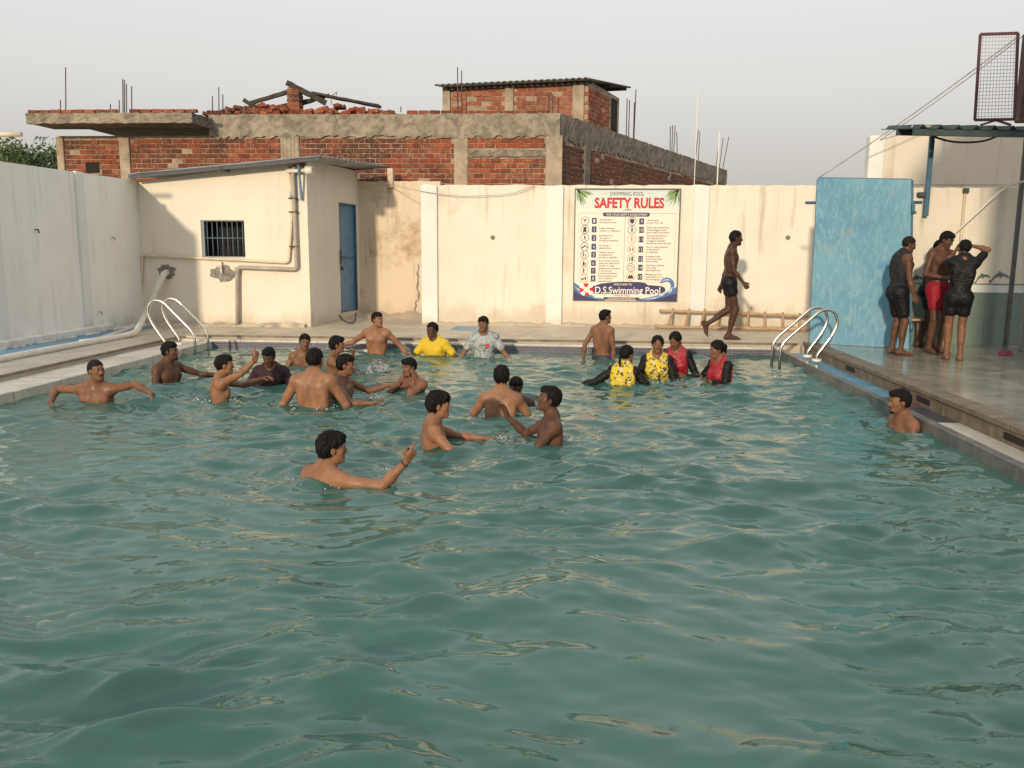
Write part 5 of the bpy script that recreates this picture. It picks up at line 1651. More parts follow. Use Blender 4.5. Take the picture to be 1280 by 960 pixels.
def make_person(label, sp):
    S = sp.get('S', 1.0); fem = sp.get('fem', False); wd = sp.get('w', 1.0) * .95
    lean = sp.get('lean', (0, 0)); U0 = nrm(V3(lean[0], lean[1], 1))
    r, f, _ = frame(sp['a']); f = nrm(f - U0 * (f @ U0)); U = U0; r = np.cross(f, U)
    hy, hp, hr = (tuple(sp.get('head', (sp['a'], 0, 0))) + (0, 0))[:3]
    HR, HF, HU = frame(hy, hp, hr)
    HU0 = HU
    nd = nrm(U * .65 + HU * .25 + HF * .16 + f * .04)
    off = (U * .060 + nd * .128 + HF * .018) * S
    gz = None
    if 'feet' in sp:
        gz = sp.get('gz', .055); fl, fr_ = [np.array(q, float) for q in sp['feet']]     # person's left, right ankle ground points
        pel = V3(sp['pel'][0], sp['pel'][1], gz + (.455 + .43 + .03) * S * sp.get('sq', 1.0))
        O = pel + U * .485 * S; Hc = O + off
    else:
        Hc = V3(*sp['hc']); O = Hc - off
    def B(x, y, z): return O + (r * x + f * y + U * z) * S
    SH = S * .93; gh = SH
    def H(x, y, z): return Hc + (HR * x + HF * y + HU * z) * SH
    AB = np.array([r, f, U]); AH = np.array([HR, HF, HU])
    sw = (.150 if fem else .172) * wd; g = S
    P = []
    def eb(c, rad, k, tag, op=1): P.append(E_(B(*c), AB, V3(*rad) * g, k * g, tag, op))
    def cb(a, b, ra, rb, k, tag, op=1): P.append(C_(B(*a), B(*b), ra * g, rb * g, k * g, tag, op))
    thick = sp.get('t', 1.0)
    eb((0, 0, -.17), (.150 * wd, .100 * thick, .21), .03, 'torso')
    cb((-sw * .72, -.012, -.03), (sw * .72, -.012, -.03), .062, .062, .06, 'torso')
    for sg in (-1, 1):
        cb((sg * sw * .72, -.018, -.005), (sg * .03, -.012, .075), .044, .040, .045, 'trap')
        if not fem: eb((sg * .074 * wd, .062 * thick, -.115), (.082 * wd, .040, .066), .035, 'torso')
        else: eb((sg * .07, .075, -.165), (.060, .050, .056), .045, 'torso')
        eb((sg * .085 * wd, -.070 * thick, -.11), (.062, .032, .085), .04, 'torso')
        eb((sg * .118 * wd, -.030, -.20), (.040, .066, .13), .05, 'torso')
    eb((0, 0, -.36), ((.112 if fem else .126) * wd, .086 * thick, .13), .06, 'torso')
    eb((0, -.004, -.485), (.155 * wd, .104 * thick, .115), .06, 'pelvis')
    cb((0, -.135, -.03), (0, -.118, -.38), .016, .014, .045, 'groove', -1)
    if not fem: cb((0, .128, -.10), (0, .112, -.34), .012, .012, .04, 'groove', -1)
    cb((0, -.006, .02), (0, 0, .02), .060, .060, .05, 'neck')
    P.append(C_(B(0, -.006, .02), Hc - (HF * .012 + HU * .05) * S, .055 * g * (.88 if fem else 1), .051 * g * (.88 if fem else 1), .03 * g, 'neck'))
    # arms
    joints = {}
    ua, fa = .285 * S * sp.get('arm', 1), .245 * S * sp.get('arm', 1)
    bracelets = []
    for key, sg in (('R', 1), ('L', -1)):
        arm = sp.get(key, {})
        ud = nrm(arm.get('u', r * sg * .25 + V3(0, 0, -1)))
        sh = B(sg * sw, -.012, -.025)
        lift = max(0, ud @ U)
        sh = sh + U * .035 * S * lift - r * sg * .02 * S * lift
        if 'to' in arm:
            T = H(*arm['to'][1]) if arm['to'][0] == 'head' else V3(*arm['to'][1])
            hint = r * sg * arm['hint'][0] + f * arm['hint'][1] + U * arm['hint'][2]
            el, wr = ik(sh, T, ua, fa, hint)
        else:
            fd = nrm(arm.get('f', ud)); el = sh + ud * ua; wr = el + fd * fa
        ud, fd = nrm(el - sh), nrm(wr - el)
        P.append(E_(sh, np.array([r, f, U]), V3(.058, .058, .062) * g * wd, .05 * g, 'delt' + key))
        P.append(C_(sh, el, (.049 if not fem else .042) * g * wd, (.037 if not fem else .033) * g * wd, .035 * g, 'up' + key))
        mid = sh + ud * ua * .52; P.append(C_(mid - ud * .05 * g, mid + ud * .05 * g, .043 * g * wd, .041 * g * wd, .02 * g, 'up' + key))
        P.append(C_(el, el + fd * fa * .35, .036 * g * wd, .040 * g * wd, .02 * g, 'fo' + key))
        P.append(C_(el + fd * fa * .3, wr, .040 * g * wd, .0245 * g * wd, .02 * g, 'fo' + key))
        joints[key] = (sh, el, wr, fd)
        if wr[2] > WZ - .16 or 'feet' in sp:
            hd = nrm(arm.get('h', fd)); pn = V3(*arm.get('n', tuple(-r * sg * .8 + f * .2 - U * .3)))
            if abs(pn @ hd) > .95: pn = pn + f
            P += hand_prims(wr, hd, pn, g * .98, arm.get('ts', -sg if False else sg), arm.get('curl', 28), arm.get('mode', ''))
        if arm.get('bracelet'): bracelets.append((wr - fd * .02 * g, fd))
    # legs
    legs = {}
    if gz is not None:
        for key, sg, ft, kd in (('L', -1, fl, 0), ('R', 1, fr_, 1)):
            hip = B(sg * .088, 0, -.50)
            spec = sp.get('leg' + key, {})
            ank = V3(ft[0], ft[1], (ft[2] if len(ft) > 2 else gz) + .075 * S)
            kh = V3(*spec.get('hint', tuple(f)))
            kn, ank = ik(hip, ank, .43 * S, .405 * S, kh)
            P.append(C_(hip, kn, .084 * g * wd, .052 * g, .05 * g, 'th' + key)); P.append(E_(B(sg * .075, -.038, -.52), AB, V3(.075, .074, .085) * g, .05 * g, 'pelvis'))
            sd = nrm(ank - kn)
            back = nrm(np.cross(np.cross(sd, f), sd)) * -1
            P.append(C_(kn, ank, .050 * g, .034 * g, .03 * g, 'sh' + key)); c0 = kn + sd * .13 * S + back * .018 * S
            P.append(C_(c0 - sd * .05 * S, c0 + sd * .08 * S, .046 * g, .036 * g, .04 * g, 'sh' + key))
            fdr = nrm(V3(*spec.get('toe', tuple(f + r * sg * .2)))); dn = V3(*spec.get('sole', (0, 0, -1)))
            heel = ank - fdr * .035 * S + dn * .038 * S; ball = ank + fdr * .125 * S + dn * .05 * S; toe = ank + fdr * .185 * S + dn * .056 * S
            side = nrm(np.cross(fdr, dn))
            P.append(C_(ank, heel, .034 * g, .034 * g, .03 * g, 'ft')); P.append(C_(heel, ball, .033 * g, .026 * g, .03 * g, 'ft')); P.append(C_(ank + dn * .01, ball, .032 * g, .022 * g, .03 * g, 'ft'))
            for q in range(5):
                o = (q - 2) * .0175 * S * (1 if True else 0)
                P.append(C_(ball + side * o - fdr * .01 * S, toe + side * o - fdr * abs(q - 1) * .008 * S, .0155 * g, .0105 * g, .01 * g, 'ft'))
            legs[key] = (hip, kn, ank)
    else:
        for sg in (-1, 1): P.append(C_(B(sg * .085, 0, -.50), B(sg * .09, .02, -.72), .082 * g, .07 * g, .05 * g, 'pelvis'))
    # head
    def eh(c, rad, k, tag='head', op=1): P.append(E_(H(*c), AH, V3(*rad) * gh, k * gh, tag, op))
    def ch(a, b, ra, rb, k, tag='head', op=1): P.append(C_(H(*a), H(*b), ra * gh, rb * gh, k * gh, tag, op))
    fw_ = sp.get('fw', 1.0)
    eh((0, -.014, .036), (.073 * fw_, .092, .080), .02)
    eh((0, .022, -.030), (.060 * fw_, .066, .078), .03)
    eh((0, .026, -.074), (.049 * fw_, .056, .042), .03)
    ch((-.010, .072, -.100), (.010, .072, -.100), .017, .017, .025)
    ch((-.036, .074, .021), (.036, .074, .021), .011, .011, .02)
    for sg in (-1, 1):
        eh((sg * .030, .094, .003), (.019, .013, .011), .012, 'head', -1)
        eh((sg * .040 * fw_, .052, -.022), (.022, .024, .020), .02)
        eh((sg * .074 * fw_, -.006, -.012), (.010, .021, .031), .006, 'ear')
        eh((sg * .012, .093, -.034), (.0085, .010, .0075), .006)
    ch((0, .080, .012), (0, .104, -.026), .008, .0115, .012)
    eh((0, .080, -.0565), (.021, .012, .0062), .006); eh((0, .078, -.0680), (.018, .012, .0070), .006)
    ch((-.02, .091, -.0622), (.02, .091, -.0622), .0028, .0028, .004, 'head', -1)
    h = sp.get('vox', .0085)
    zc = None if gz is not None else WZ - .30
    def bbox(pr, m=.03):
        lo = np.full(3, 1e9); hi = -lo
        for p in pr:
            if p['op'] < 0: continue
            if p['t'] == 'E': e = np.abs(p['A'].T * p['r']).sum(1); a, b = p['c'] - e, p['c'] + e
            else: R_ = max(p['ra'], p['rb']); a, b = np.minimum(p['a'], p['b']) - R_, np.maximum(p['a'], p['b']) + R_
            lo = np.minimum(lo, a); hi = np.maximum(hi, b)
        lo, hi = lo - m, hi + m
        if zc is not None: lo[2] = max(lo[2], zc)
        return lo, hi
    base = V3(O[0], O[1], gz if gz is not None else WZ)
    fld = Field(*bbox(P), h)
    for p in P:
        if p['op'] > 0: fld.put(p)
        elif p['tag'] == 'groove': fld.put(p)
        else: fld.put(p)
    Vv, F = fld.mesh()
    cen = Vv[F].mean(1)
    mi = np.zeros(len(F), int)
    q = cen - Hc; lx, ly, lz = q @ HR / SH, q @ HF / SH, q @ HU / SH
    mi[((lx / .023) ** 2 + ((lz + .0622) / .0125) ** 2 < 1) & (ly > .06)] = 1
    if not fem and not sp.get('shirt'):
        q = cen - O; bx, by, bz = q @ r / S, q @ f / S, q @ U / S
        mi[(np.abs(np.abs(bx) - .088 * wd) < .013) & (np.abs(bz + .135) < .013) & (by > .05)] = 2
    body = link('person', np_mesh('person', Vv - base, F, SK[sp.get('skin', 'mid')], mi)); body.location = base
    tag(body, label, 'person')
    def child(name, Vc, Fc, m):
        o = link(name, np_mesh(name, Vc - base, Fc, [m]), body); return o
    # ---- hair
    hs = sp.get('hair', 'short'); th = {'crop': .004, 'short': .010, 'mid': .015, 'long': .012}[hs]
    vh = sp.get('hvox', .0055)
    HP = [E_(H(0, -.016, .040), AH, V3(.074 * fw_ + th, .092 + th, .080 + th * 1.1) * gh, .02 * gh, 'h')]
    if hs == 'mid':
        HP += [E_(H(0, -.04, .0), AH, V3(.079 * fw_ + th * .6, .066 + th, .085) * gh, .03 * gh, 'h')]
    elif hs == 'short':
        HP += [E_(H(0, -.045, .0), AH, V3(.068 * fw_ + th * .5, .056 + th, .072) * gh, .03 * gh, 'h')]
    else:
        HP += [E_(H(0, -.045, .0), AH, V3(.070 * fw_ + th * .5, .056 + th, .062) * gh, .03 * gh, 'h')]
    if hs in ('short', 'mid') and sp.get('quiff', True):
        HP += [E_(H(.012, .055, .088), AH, V3(.052, .034, .024) * gh, .03 * gh, 'h')]
    extra = []
    if sp.get('tail') == 'braid':
        b0 = H(0, -.115, -.02)
        for i in range(9):
            c = b0 + (-f * .02 + V3(0, 0, -1) * (.012 + .036 * i)) * S - f * .012 * S * math.sin(i) ; extra.append(E_(c, AB, V3(.020, .017, .024) * gh * (1 - i * .04), .008 * gh, 'h'))
    if sp.get('tail') == 'bun':
        extra.append(E_(H(0, -.125, .01), AH, V3(.042, .036, .045) * gh, .012 * gh, 'h')); extra.append(E_(H(.01, -.13, -.05), AH, V3(.022, .02, .045) * gh, .012 * gh, 'h'))
    if sp.get('tail') == 'pony':
        for i in range(7): extra.append(E_(H(0.01 * i * .4, -.11 - .006 * i, .0 - .036 * i), AH, V3(.036, .030, .036) * gh * (1 - i * .05), .02 * gh, 'h'))
    hf = Field(*bbox(HP + extra, .02), vh)
    for p in HP: hf.put(p)
    X, Y, Z = hf.coords()
    q = (X - Hc[0], Y - Hc[1], Z - Hc[2])
    lx, ly, lz = [sum(q[i] * A[i] for i in range(3)) / SH for A in (HR, HF, HU)]
    seed = sp.get('seed', 1)
    ang = np.arctan2(lx, ly + .02)
    tuft = np.sin(13 * ang + 3 * np.sin(31 * lz + seed) + seed) * .5 + .5 * np.sin(27 * ang + 60 * lz * np.sin(seed) + 2 * seed) + .5 * np.sin(170 * lx + 40 * ly + seed)
    amp = {'crop': .0006, 'short': .0040, 'mid': .0052, 'long': .0030}[hs]
    tuft = tuft + .8 * np.sin(9 * lx / .08 + 5 * np.sin(24 * ly + seed) + 2 * seed) * np.sin(55 * lz + 30 * ly + seed)
    hf.D = hf.D + (tuft * amp * S).astype(np.float32)
    hl = sp.get('hairline', .058)                               # forehead edge
    line = hl + .007 * np.sin(60 * lx + seed) - .5 * np.maximum(0, np.abs(lx) - .045)
    face = np.maximum(.030 - ly - .35 * np.maximum(0, lz - .02), lz - line)      # < 0 inside the face cut
    burn = np.maximum(np.maximum(-.012 - ly, lz - .005), -.2)   # cut in front of the ears and below
    earc = np.sqrt((np.abs(lx) - .08) ** 2 + (ly + .004) ** 2 + (lz + .012) ** 2) - .030
    if hs == 'long':
        earc = earc + .05; burn = burn + .03
        line = .082 + .002 * np.sin(60 * lx + seed) - 1.15 * np.maximum(0, np.abs(lx) - .004)
        face = np.maximum(.022 - ly, lz - line)
        hf.D = hf.D + (.010 * np.exp(-(lx / .006) ** 2) * (lz > .05)).astype(np.float32)
    hf.D = np.maximum(hf.D, np.maximum(-face, np.maximum(-burn, -earc)).astype(np.float32) * SH)
    nape = {'crop': -.045, 'short': -.060, 'mid': -.085, 'long': -.075}[hs]
    hf.D = np.maximum(hf.D, ((nape + .008 * np.sin(70 * lx + seed)) - lz).astype(np.float32) * SH)
    for p in extra: hf.put(p)
    Vc, Fc = hf.mesh()
    if hs in ('short', 'mid'):
        rg = np.random.default_rng(seed + 77); vv, ff = [Vc], [Fc]; nb = len(Vc)
        for i in range(170):
            q0 = Vc[rg.integers(nb)]
            o_ = nrm(q0 - H(0, -.016, .02)); up_ = o_ @ HU
            dv = nrm(o_ * rg.uniform(.15, .7) + (-HU) * (.9 - .5 * up_) + HF * rg.normal(.25, .35) + HR * rg.normal(0, .45))
            ln = rg.uniform(.012, .030) * S; w_ = rg.uniform(.0022, .0040) * S
            a_ = nrm(np.cross(dv, o_)) * w_; b_ = nrm(np.cross(dv, a_)) * w_ * .7
            q0 = q0 - o_ * .002; m_ = q0 + dv * ln * .6; e_ = m_ + nrm(dv - HU * .35) * ln * .5
            k0 = sum(len(x_) for x_ in vv)
            vv.append(np.array([q0 + a_, q0 + b_, q0 - a_, q0 - b_, m_ + a_ * .7, m_ + b_ * .7, m_ - a_ * .7, m_ - b_ * .7, e_ + a_ * .1, e_ + b_ * .1, e_ - a_ * .1, e_ - b_ * .1]))
            ff.append(np.array([[k0 + l_ * 4 + c_, k0 + l_ * 4 + (c_ + 1) % 4, k0 + l_ * 4 + 4 + (c_ + 1) % 4, k0 + l_ * 4 + 4 + c_] for l_ in (0, 1) for c_ in range(4)]))
        Vc, Fc = np.concatenate(vv), np.concatenate(ff)
    child('hair', Vc, Fc, STUB if hs == 'crop' else HAIR)
    # ---- eyes, brows, moustache
    Mh = Matrix(((HR[0], HF[0], HU[0]), (HR[1], HF[1], HU[1]), (HR[2], HF[2], HU[2])))
    facing = -(HF[1]) > -.55
    if facing:
        for sg in (-1, 1):
            o = bpy.data.objects.new('eye', EYE_ME); col.objects.link(o); o.parent = body
            p = H(sg * .030, .0715, .003) - base
            o.matrix_local = Matrix.Translation(p) @ (Mh @ Matrix.Diagonal((SH, SH, SH * .62))).to_4x4()
            pts = [Vector(H(sg * x, y, z) - base) for x, y, z in ((.014, .0865, .021), (.024, .0865, .026), (.036, .079, .027), (.047, .066, .021))]
            MB().tube(pts, [.0035 * S, .0045 * S, .004 * S, .002 * S], 6).build('eyebrow', BROW, body)
        if sp.get('stache'):
            pts = [Vector(H(x, y, z) - base) for x, y, z in ((-.026, .078, -.060), (-.014, .0915, -.049), (0, .0935, -.0465), (.014, .0915, -.049), (.026, .078, -.060))]
            MB().tube(pts, [.0012 * S, .0036 * S, .0028 * S, .0036 * S, .0012 * S], 6).build('moustache', BROW, body)
    if sp.get('beard'):
        bp = [E_(H(0, .026, -.074), AH, V3(.052 * fw_, .060, .046) * gh, .02 * gh, 'h'), C_(H(-.012, .074, -.102), H(.012, .074, -.102), .019 * gh, .019 * gh, .02 * gh, 'h')]
        bf = Field(*bbox(bp, .02), .005)
        for p in bp: bf.put(p)
        X, Y, Z = bf.coords(); q = (X - Hc[0], Y - Hc[1], Z - Hc[2]); lx, ly, lz = [sum(q[i] * A[i] for i in range(3)) / SH for A in (HR, HF, HU)]
        cut = np.maximum(lz + .062 - .9 * np.maximum(0, .035 - ly), -(np.sqrt(lx ** 2 + (lz + .064) ** 2) - .024))
        cut = np.maximum(cut, .0 - ly)
        bf.D = np.maximum(bf.D, cut.astype(np.float32) * SH); Vc, Fc = bf.mesh()
        if len(Fc): child('beard', Vc, Fc, STUB)
    # ---- clothing
    def garment(name, tags, m, grow, cuts=(), holes=(), extra=(), wr=.004):
        pr = [p for p in P if any(p['tag'].startswith(t) for t in tags) and p['op'] > 0 and p['tag'] != 'groove'] + list(extra)
        fl_ = Field(*bbox(pr, .05), max(.008, h))
        for p in pr: fl_.put(p, grow * g)
        X, Y, Z = fl_.coords()
        n = np.sin(38 * X + 11 * np.sin(17 * Z + seed)) * np.sin(31 * Z + 9 * np.sin(23 * Y)) + .6 * np.sin(61 * Z + 14 * np.sin(19 * X))
        fl_.D = fl_.D + (n * wr * g).astype(np.float32)
        for c, nn in cuts: fl_.plane(c, nn)
        for p in holes: fl_.put(dict(p, op=-1))
        Vc, Fc = fl_.mesh(); o = child(name, Vc, Fc, CL[m]) if len(Fc) else None
        return o
    neckhole = [C_(B(0, .02, .045), B(0, .06, .12), .060 * g, .085 * g, .01, 'x')]
    sleeves = sp.get('sleeve')
    if sp.get('shirt'):
        ex, cuts = [], []
        tags = ['torso', 'pelvis', 'trap']
        holes = list(neckhole)
        if sleeves == 'tee':
            for key in 'RL':
                sh, el, wr, fd = joints[key]
                ex += [p for p in P if p['tag'] == 'delt' + key] + [C_(sh, sh + (el - sh) * .62, .052 * g * wd, .050 * g * wd, .04 * g, 'x')]
        elif sleeves == 'tank':
            for key, sg in (('R', 1), ('L', -1)):
                holes.append(E_(B(sg * (sw + .03), 0, -.02), AB, V3(.075, .12, .11) * g, .02 * g, 'x'))
        elif sleeves == 'long' and not sp.get('scol'):
            tags += ['delt', 'up', 'fo']
        hem = B(0, 0, -.52); cuts = [(hem, -U)]
        garment('shirt', tags, sp['shirt'], .011, cuts, holes, ex)
        if sp.get('scol'):
            for key in 'RL':
                sh, el, wr, fd = joints[key]
                garment('sleeve', ['delt' + key, 'up' + key, 'fo' + key], sp['scol'], .013, [(sh - r * (1 if key == 'R' else -1) * .03 * S, -r * (1 if key == 'R' else -1))], [C_(wr, wr + fd * .3, .05, .05, .005, 'x')])
    if sp.get('badge'):
        bx, bz, br, bm_ = sp['badge']; mb = MB()
        cpt = B(bx, .100 * thick + .022, bz); pr = [cpt + (r * math.cos(q) + U * math.sin(q)) * br * S for q in np.arange(12) * math.pi / 6]
        mb.prism([tuple(v - base) for v in pr], (0, 0, 0), tuple(-f * .02)); mb.build('shirt_badge', bm_, body)
    if sp.get('shorts'):
        lg = sp.get('short_len', .6)
        if gz is not None:
            ex = []
            for key in 'LR':
                hip, kn, ank = legs[key]; ex.append(C_(hip, hip + (kn - hip) * lg, .094 * g * wd, (.080 - .02 * lg) * g, .05 * g, 'x'))
            garment('shorts', ['pelvis'], sp['shorts'], .014, [(B(0, 0, -.40), U)], [], ex, .003)
        else:
            garment('shorts', ['pelvis'], sp['shorts'], .014, [(B(0, 0, -.42), U)], [], [], .003)
    for c, d in bracelets:
        e1 = nrm(np.cross(d, V3(.1, .2, 1))); e2 = np.cross(d, e1); n = 16
        pts = [Vector(c + (e1 * math.cos(2 * math.pi * i / n) + e2 * math.sin(2 * math.pi * i / n)) * .030 * g - base) for i in range(n + 1)]
        MB().tube(pts, .005, 6, caps=False).build('bracelet', GOLD, body)
    if gz is None:
        people_xy.append((base[0], base[1], sp.get('rip', .016), sp.get('lam', .22)))
    return body

def swim(label, head_px, water_px, yaw, **sp):
    w = on_z(*water_px, WZ); y = w.y + sp.pop('dy', 0)
    hc = on_y(head_px[0], head_px[1], y)
    make_person(label, dict(a=yaw, hc=tuple(hc), **sp))

dn = (0, 0, -1)
swim('man with cropped hair and moustache resting both arms out along the left pool edge', (120.5, 463), (122, 503), 8, head=(62, 2), skin='mid', hair='crop', stache=True, w=1.0, rip=.006,
     R=dict(u=(-1, .12, .02), f=(.22, -.75, -.45), h=(.35, -.35, -.9), n=(.6, .5, -.2), curl=45, ts=1), L=dict(u=(1, -.15, .22), f=(.88, -.35, -.30), h=(.35, -.2, -.9), n=(-.8, .2, -.4), curl=30, ts=1), seed=2)
swim('dark bearded man in profile in the water below the left pool ladder', (213, 439), (210, 476), 70, head=(86, 0), skin='dark', hair='short', beard=True, stache=True, R=dict(u=(.05, -.35, -.9)), L=dict(u=(.75, .55, -.40), f=(.95, .0, -.06)), seed=3)
swim('boy seen from the side raising one finger high with other arm stretched forward', (281, 456), (266, 499), 118, head=(112, 0), skin='light', hair='short', S=.94, R=dict(u=(.85, -.15, .42), f=(.74, .0, .68), h=(.15, 0, 1), n=(-.8, .3, .2), mode='point', curl=20, bracelet=True), L=dict(u=(.80, .45, -.22), f=(.94, .0, .30), n=(0, 0, -1), curl=50), seed=4, lean=(.06, 0))
swim('boy in dark maroon shirt looking down, behind the outstretched arm', (336, 446), (337, 481), 2, head=(4, -22), skin='dark', hair='short', S=.95, shirt='maroon', sleeve='tee', R=dict(u=(-.55, -.1, -.8)), L=dict(u=(.55, -.1, -.8)), seed=5)
swim('smiling boy up to his neck, peeking out at the rear behind others', (381, 427.5), (381, 458), 20, head=(28, -4, 6), skin='mid', hair='short', S=.95, stache=True, R=dict(u=(-.4, -.2, -.9)), L=dict(u=(.5, -.2, -.9)), seed=6)
swim('broad man with bare back turned to the viewer, amid the left cluster', (394, 449.5), (389, 507), 182, head=(172, -4), skin='light', hair='short', w=1.08, S=1.03, vox=.0075, R=dict(u=(.50, .05, -.85), f=(.0, .65, -.6)), L=dict(u=(-.48, .02, -.85), f=(.05, .65, -.6)), seed=7, quiff=False)
swim('boy with soaked black hair lifting a fist beside the white splash', (422, 431), (413, 468), 100, head=(98, -2), skin='mid', hair='mid', S=.95, R=dict(u=(.80, -.15, -.50), f=(.22, .0, .97), n=(-1, 0, 0), curl=95), L=dict(u=(.6, .5, -.6)), seed=8)
swim('slim boy in profile holding both hands forward above the water', (433, 456), (430, 501), 86, head=(88, -4), skin='mid', hair='mid', S=.94, w=.92, R=dict(u=(.60, -.45, -.62), f=(.92, .0, .02), n=(0, 0, 1), curl=35), L=dict(u=(.78, .25, -.40), f=(.90, .05, .25), n=(0, 0, -1), curl=40), seed=9)
swim('bare chested man leaning back on the far pool edge with both arms spread', (472, 399.5), (472, 442), 2, head=(52, 2), skin='light', hair='short', stache=True, w=1.02, rip=.004, dy=-.12, R=dict(u=(-.80, .22, -.55), f=(-.92, .30, -.22), curl=20, n=dn), L=dict(u=(.70, .12, -.70), f=(.60, -.10, -.80), curl=30, n=(-.5, .3, -.5)), seed=10)
swim('smiling man in a plain yellow t-shirt at the far pool edge', (540, 412.5), (545, 442.5), -22, head=(-34, -4), skin='dark', hair='short', shirt='yellow', sleeve='tee', w=1.05, rip=.005, dy=-.2, R=dict(u=(-.62, -.15, -.75)), L=dict(u=(.66, -.05, -.72)), seed=11, quiff=False)
swim('young man in grey and dark t-shirt with red badge at far edge', (604, 405), (612, 445), -2, head=(-8, -2), skin='mid', hair='short', shirt='gprint', sleeve='tee', w=1.0, rip=.01, dy=-.2, R=dict(u=(-.50, -.1, -.85)), badge=(-.07, -.13, .030, RED), L=dict(u=(.52, -.15, -.80), f=(.62, -.25, -.60), n=dn, curl=20), seed=12, hairline=.05)
swim('boy holding both hands to his cheeks alone in mid pool', (511, 459), (508, 489), -28, head=(-34, -4), skin='mid', hair='short', S=.93, hairline=.045, R=dict(to=('head', (.100, .030, -.180)), hint=(.6, .5, -.8), h=(.12, .10, 1), n=(.9, .45, .1), curl=12, ts=1), L=dict(to=('head', (-.102, .022, -.185)), hint=(.6, .4, -.8), h=(.05, .14, 1), n=(-.6, .75, .1), curl=12, ts=1), seed=13)
swim('man with bare back to the viewer facing a hidden companion', (627, 471), (625, 518), 178, head=(182, -3), skin='light', hair='short', w=.98, vox=.0075, R=dict(u=(.50, .30, -.80), f=(.25, .5, -.8)), L=dict(u=(-.55, .25, -.75), f=(-.2, .5, -.8)), seed=14, quiff=False)
swim('person mostly hidden behind the bare backed man, one forearm raised', (645, 484), (640, 505), 2, head=(10, -20), skin='dark', hair='short', S=.93, R=dict(u=(-.85, -.25, -.15), f=(.5, -.6, -.35)), L=dict(u=(.35, -.25, -.75), f=(.05, -.15, .95), n=(-1, 0, 0), curl=70), seed=15)
swim('slim boy in profile with thick wet hair reaching out to his friend', (549, 506), (545, 558), 106, head=(97, -3), skin='light', hair='mid', S=.97, w=.92, vox=.007, hvox=.005, R=dict(u=(.68, -.28, -.66), f=(.96, .0, -.05), n=dn, curl=25), L=dict(u=(.74, .52, -.42), f=(.96, -.05, -.05), n=dn, curl=25), seed=16, hairline=.035)
swim('dark skinned boy with head tipped back facing the boy with thick hair', (686, 499), (678, 552), -82, head=(-80, 12), skin='dark', hair='short', S=.97, vox=.007, hvox=.005, L=dict(u=(-.62, -.40, -.66), f=(-.97, .0, -.06), n=dn, curl=25), R=dict(u=(-.72, .30, -.52), f=(-.62, -.10, .62), h=(-.3, -.1, .9), n=(-.6, -.5, 0), curl=35), seed=17, lean=(.10, 0))
swim('nearest boy, seen from behind, pointing ahead with a bracelet on his wrist', (416, 560), (412, 599), 150, head=(112, -2), skin='light', hair='mid', S=1.0, vox=.0065, hvox=.0045, rip=.018, R=dict(u=(1, -.10, -.06), f=(.68, .05, .70), h=(.55, .05, .82), n=(-.5, .6, .5), mode='point', curl=60, bracelet=True), L=dict(u=(-.5, .35, -.75)), seed=18, hairline=.04)
swim('boy in dark trunks standing waist deep with his back to us', (757, 396), (746, 446), 152, head=(112, 2), skin='mid', hair='short', S=.93, w=.92, dy=-.25, shorts='navy', rip=.004, R=dict(u=(.16, -.05, -1), f=(.0, .1, -1)), L=dict(u=(-.50, -.05, -.85), f=(-.08, .05, -1)), seed=19)
swim('girl with a long braid in yellow and black top, back turned', (784, 443), (783, 481), 158, head=(128, -3), skin='mid', hair='long', tail='braid', fem=True, S=.95, shirt='yprint', scol='black', sleeve='long', R=dict(u=(.62, .0, -.66), f=(.95, -.1, -.10), n=dn), L=dict(u=(-.75, -.05, -.50), f=(-.85, .0, -.25), n=dn), seed=20)
swim('girl facing us in yellow and black printed top with black sleeves', (822, 430.5), (824, 474), -6, head=(-4, -3), skin='mid', hair='long', fem=True, S=.97, shirt='yprint', scol='black', sleeve='long', R=dict(u=(-.42, -.22, -.85), f=(.72, -.62, -.20), n=dn), L=dict(u=(.30, -.25, -.90), f=(-.1, -.85, -.3), n=dn), seed=21)
swim('girl in red top looking down beside the girl in yellow', (844, 425.5), (845, 468), -14, head=(-32, -24), skin='mid', hair='long', tail='pony', fem=True, S=.97, shirt='rprint', scol='black', sleeve='long', R=dict(u=(-.2, -.3, -.9)), L=dict(u=(.40, -.15, -.88), f=(-.15, -.55, -.75)), seed=22)
swim('girl in red with a hair bun standing apart at the right, in profile', (896, 436.5), (902, 475), -62, head=(-74, -10), skin='mid', hair='long', tail='bun', fem=True, S=.96, shirt='rprint', scol='black', sleeve='long', L=dict(u=(-.15, -.45, -.85), f=(-.80, -.2, .25), n=(0, 0, 1), curl=45), R=dict(u=(-.5, .3, -.8), f=(-.8, 0, .1)), seed=23)
swim('lone man with thin beard in profile beside the right pool edge', (1124, 502), (1119, 534), -78, head=(-84, -4), skin='mid', hair='short', stache=True, beard=True, vox=.0075, hvox=.005, L=dict(u=(-.15, -.35, -.9), f=(-.8, -.2, -.5)), R=dict(u=(-.35, .35, -.86), f=(-.8, .1, -.5)), w=.92, seed=24)

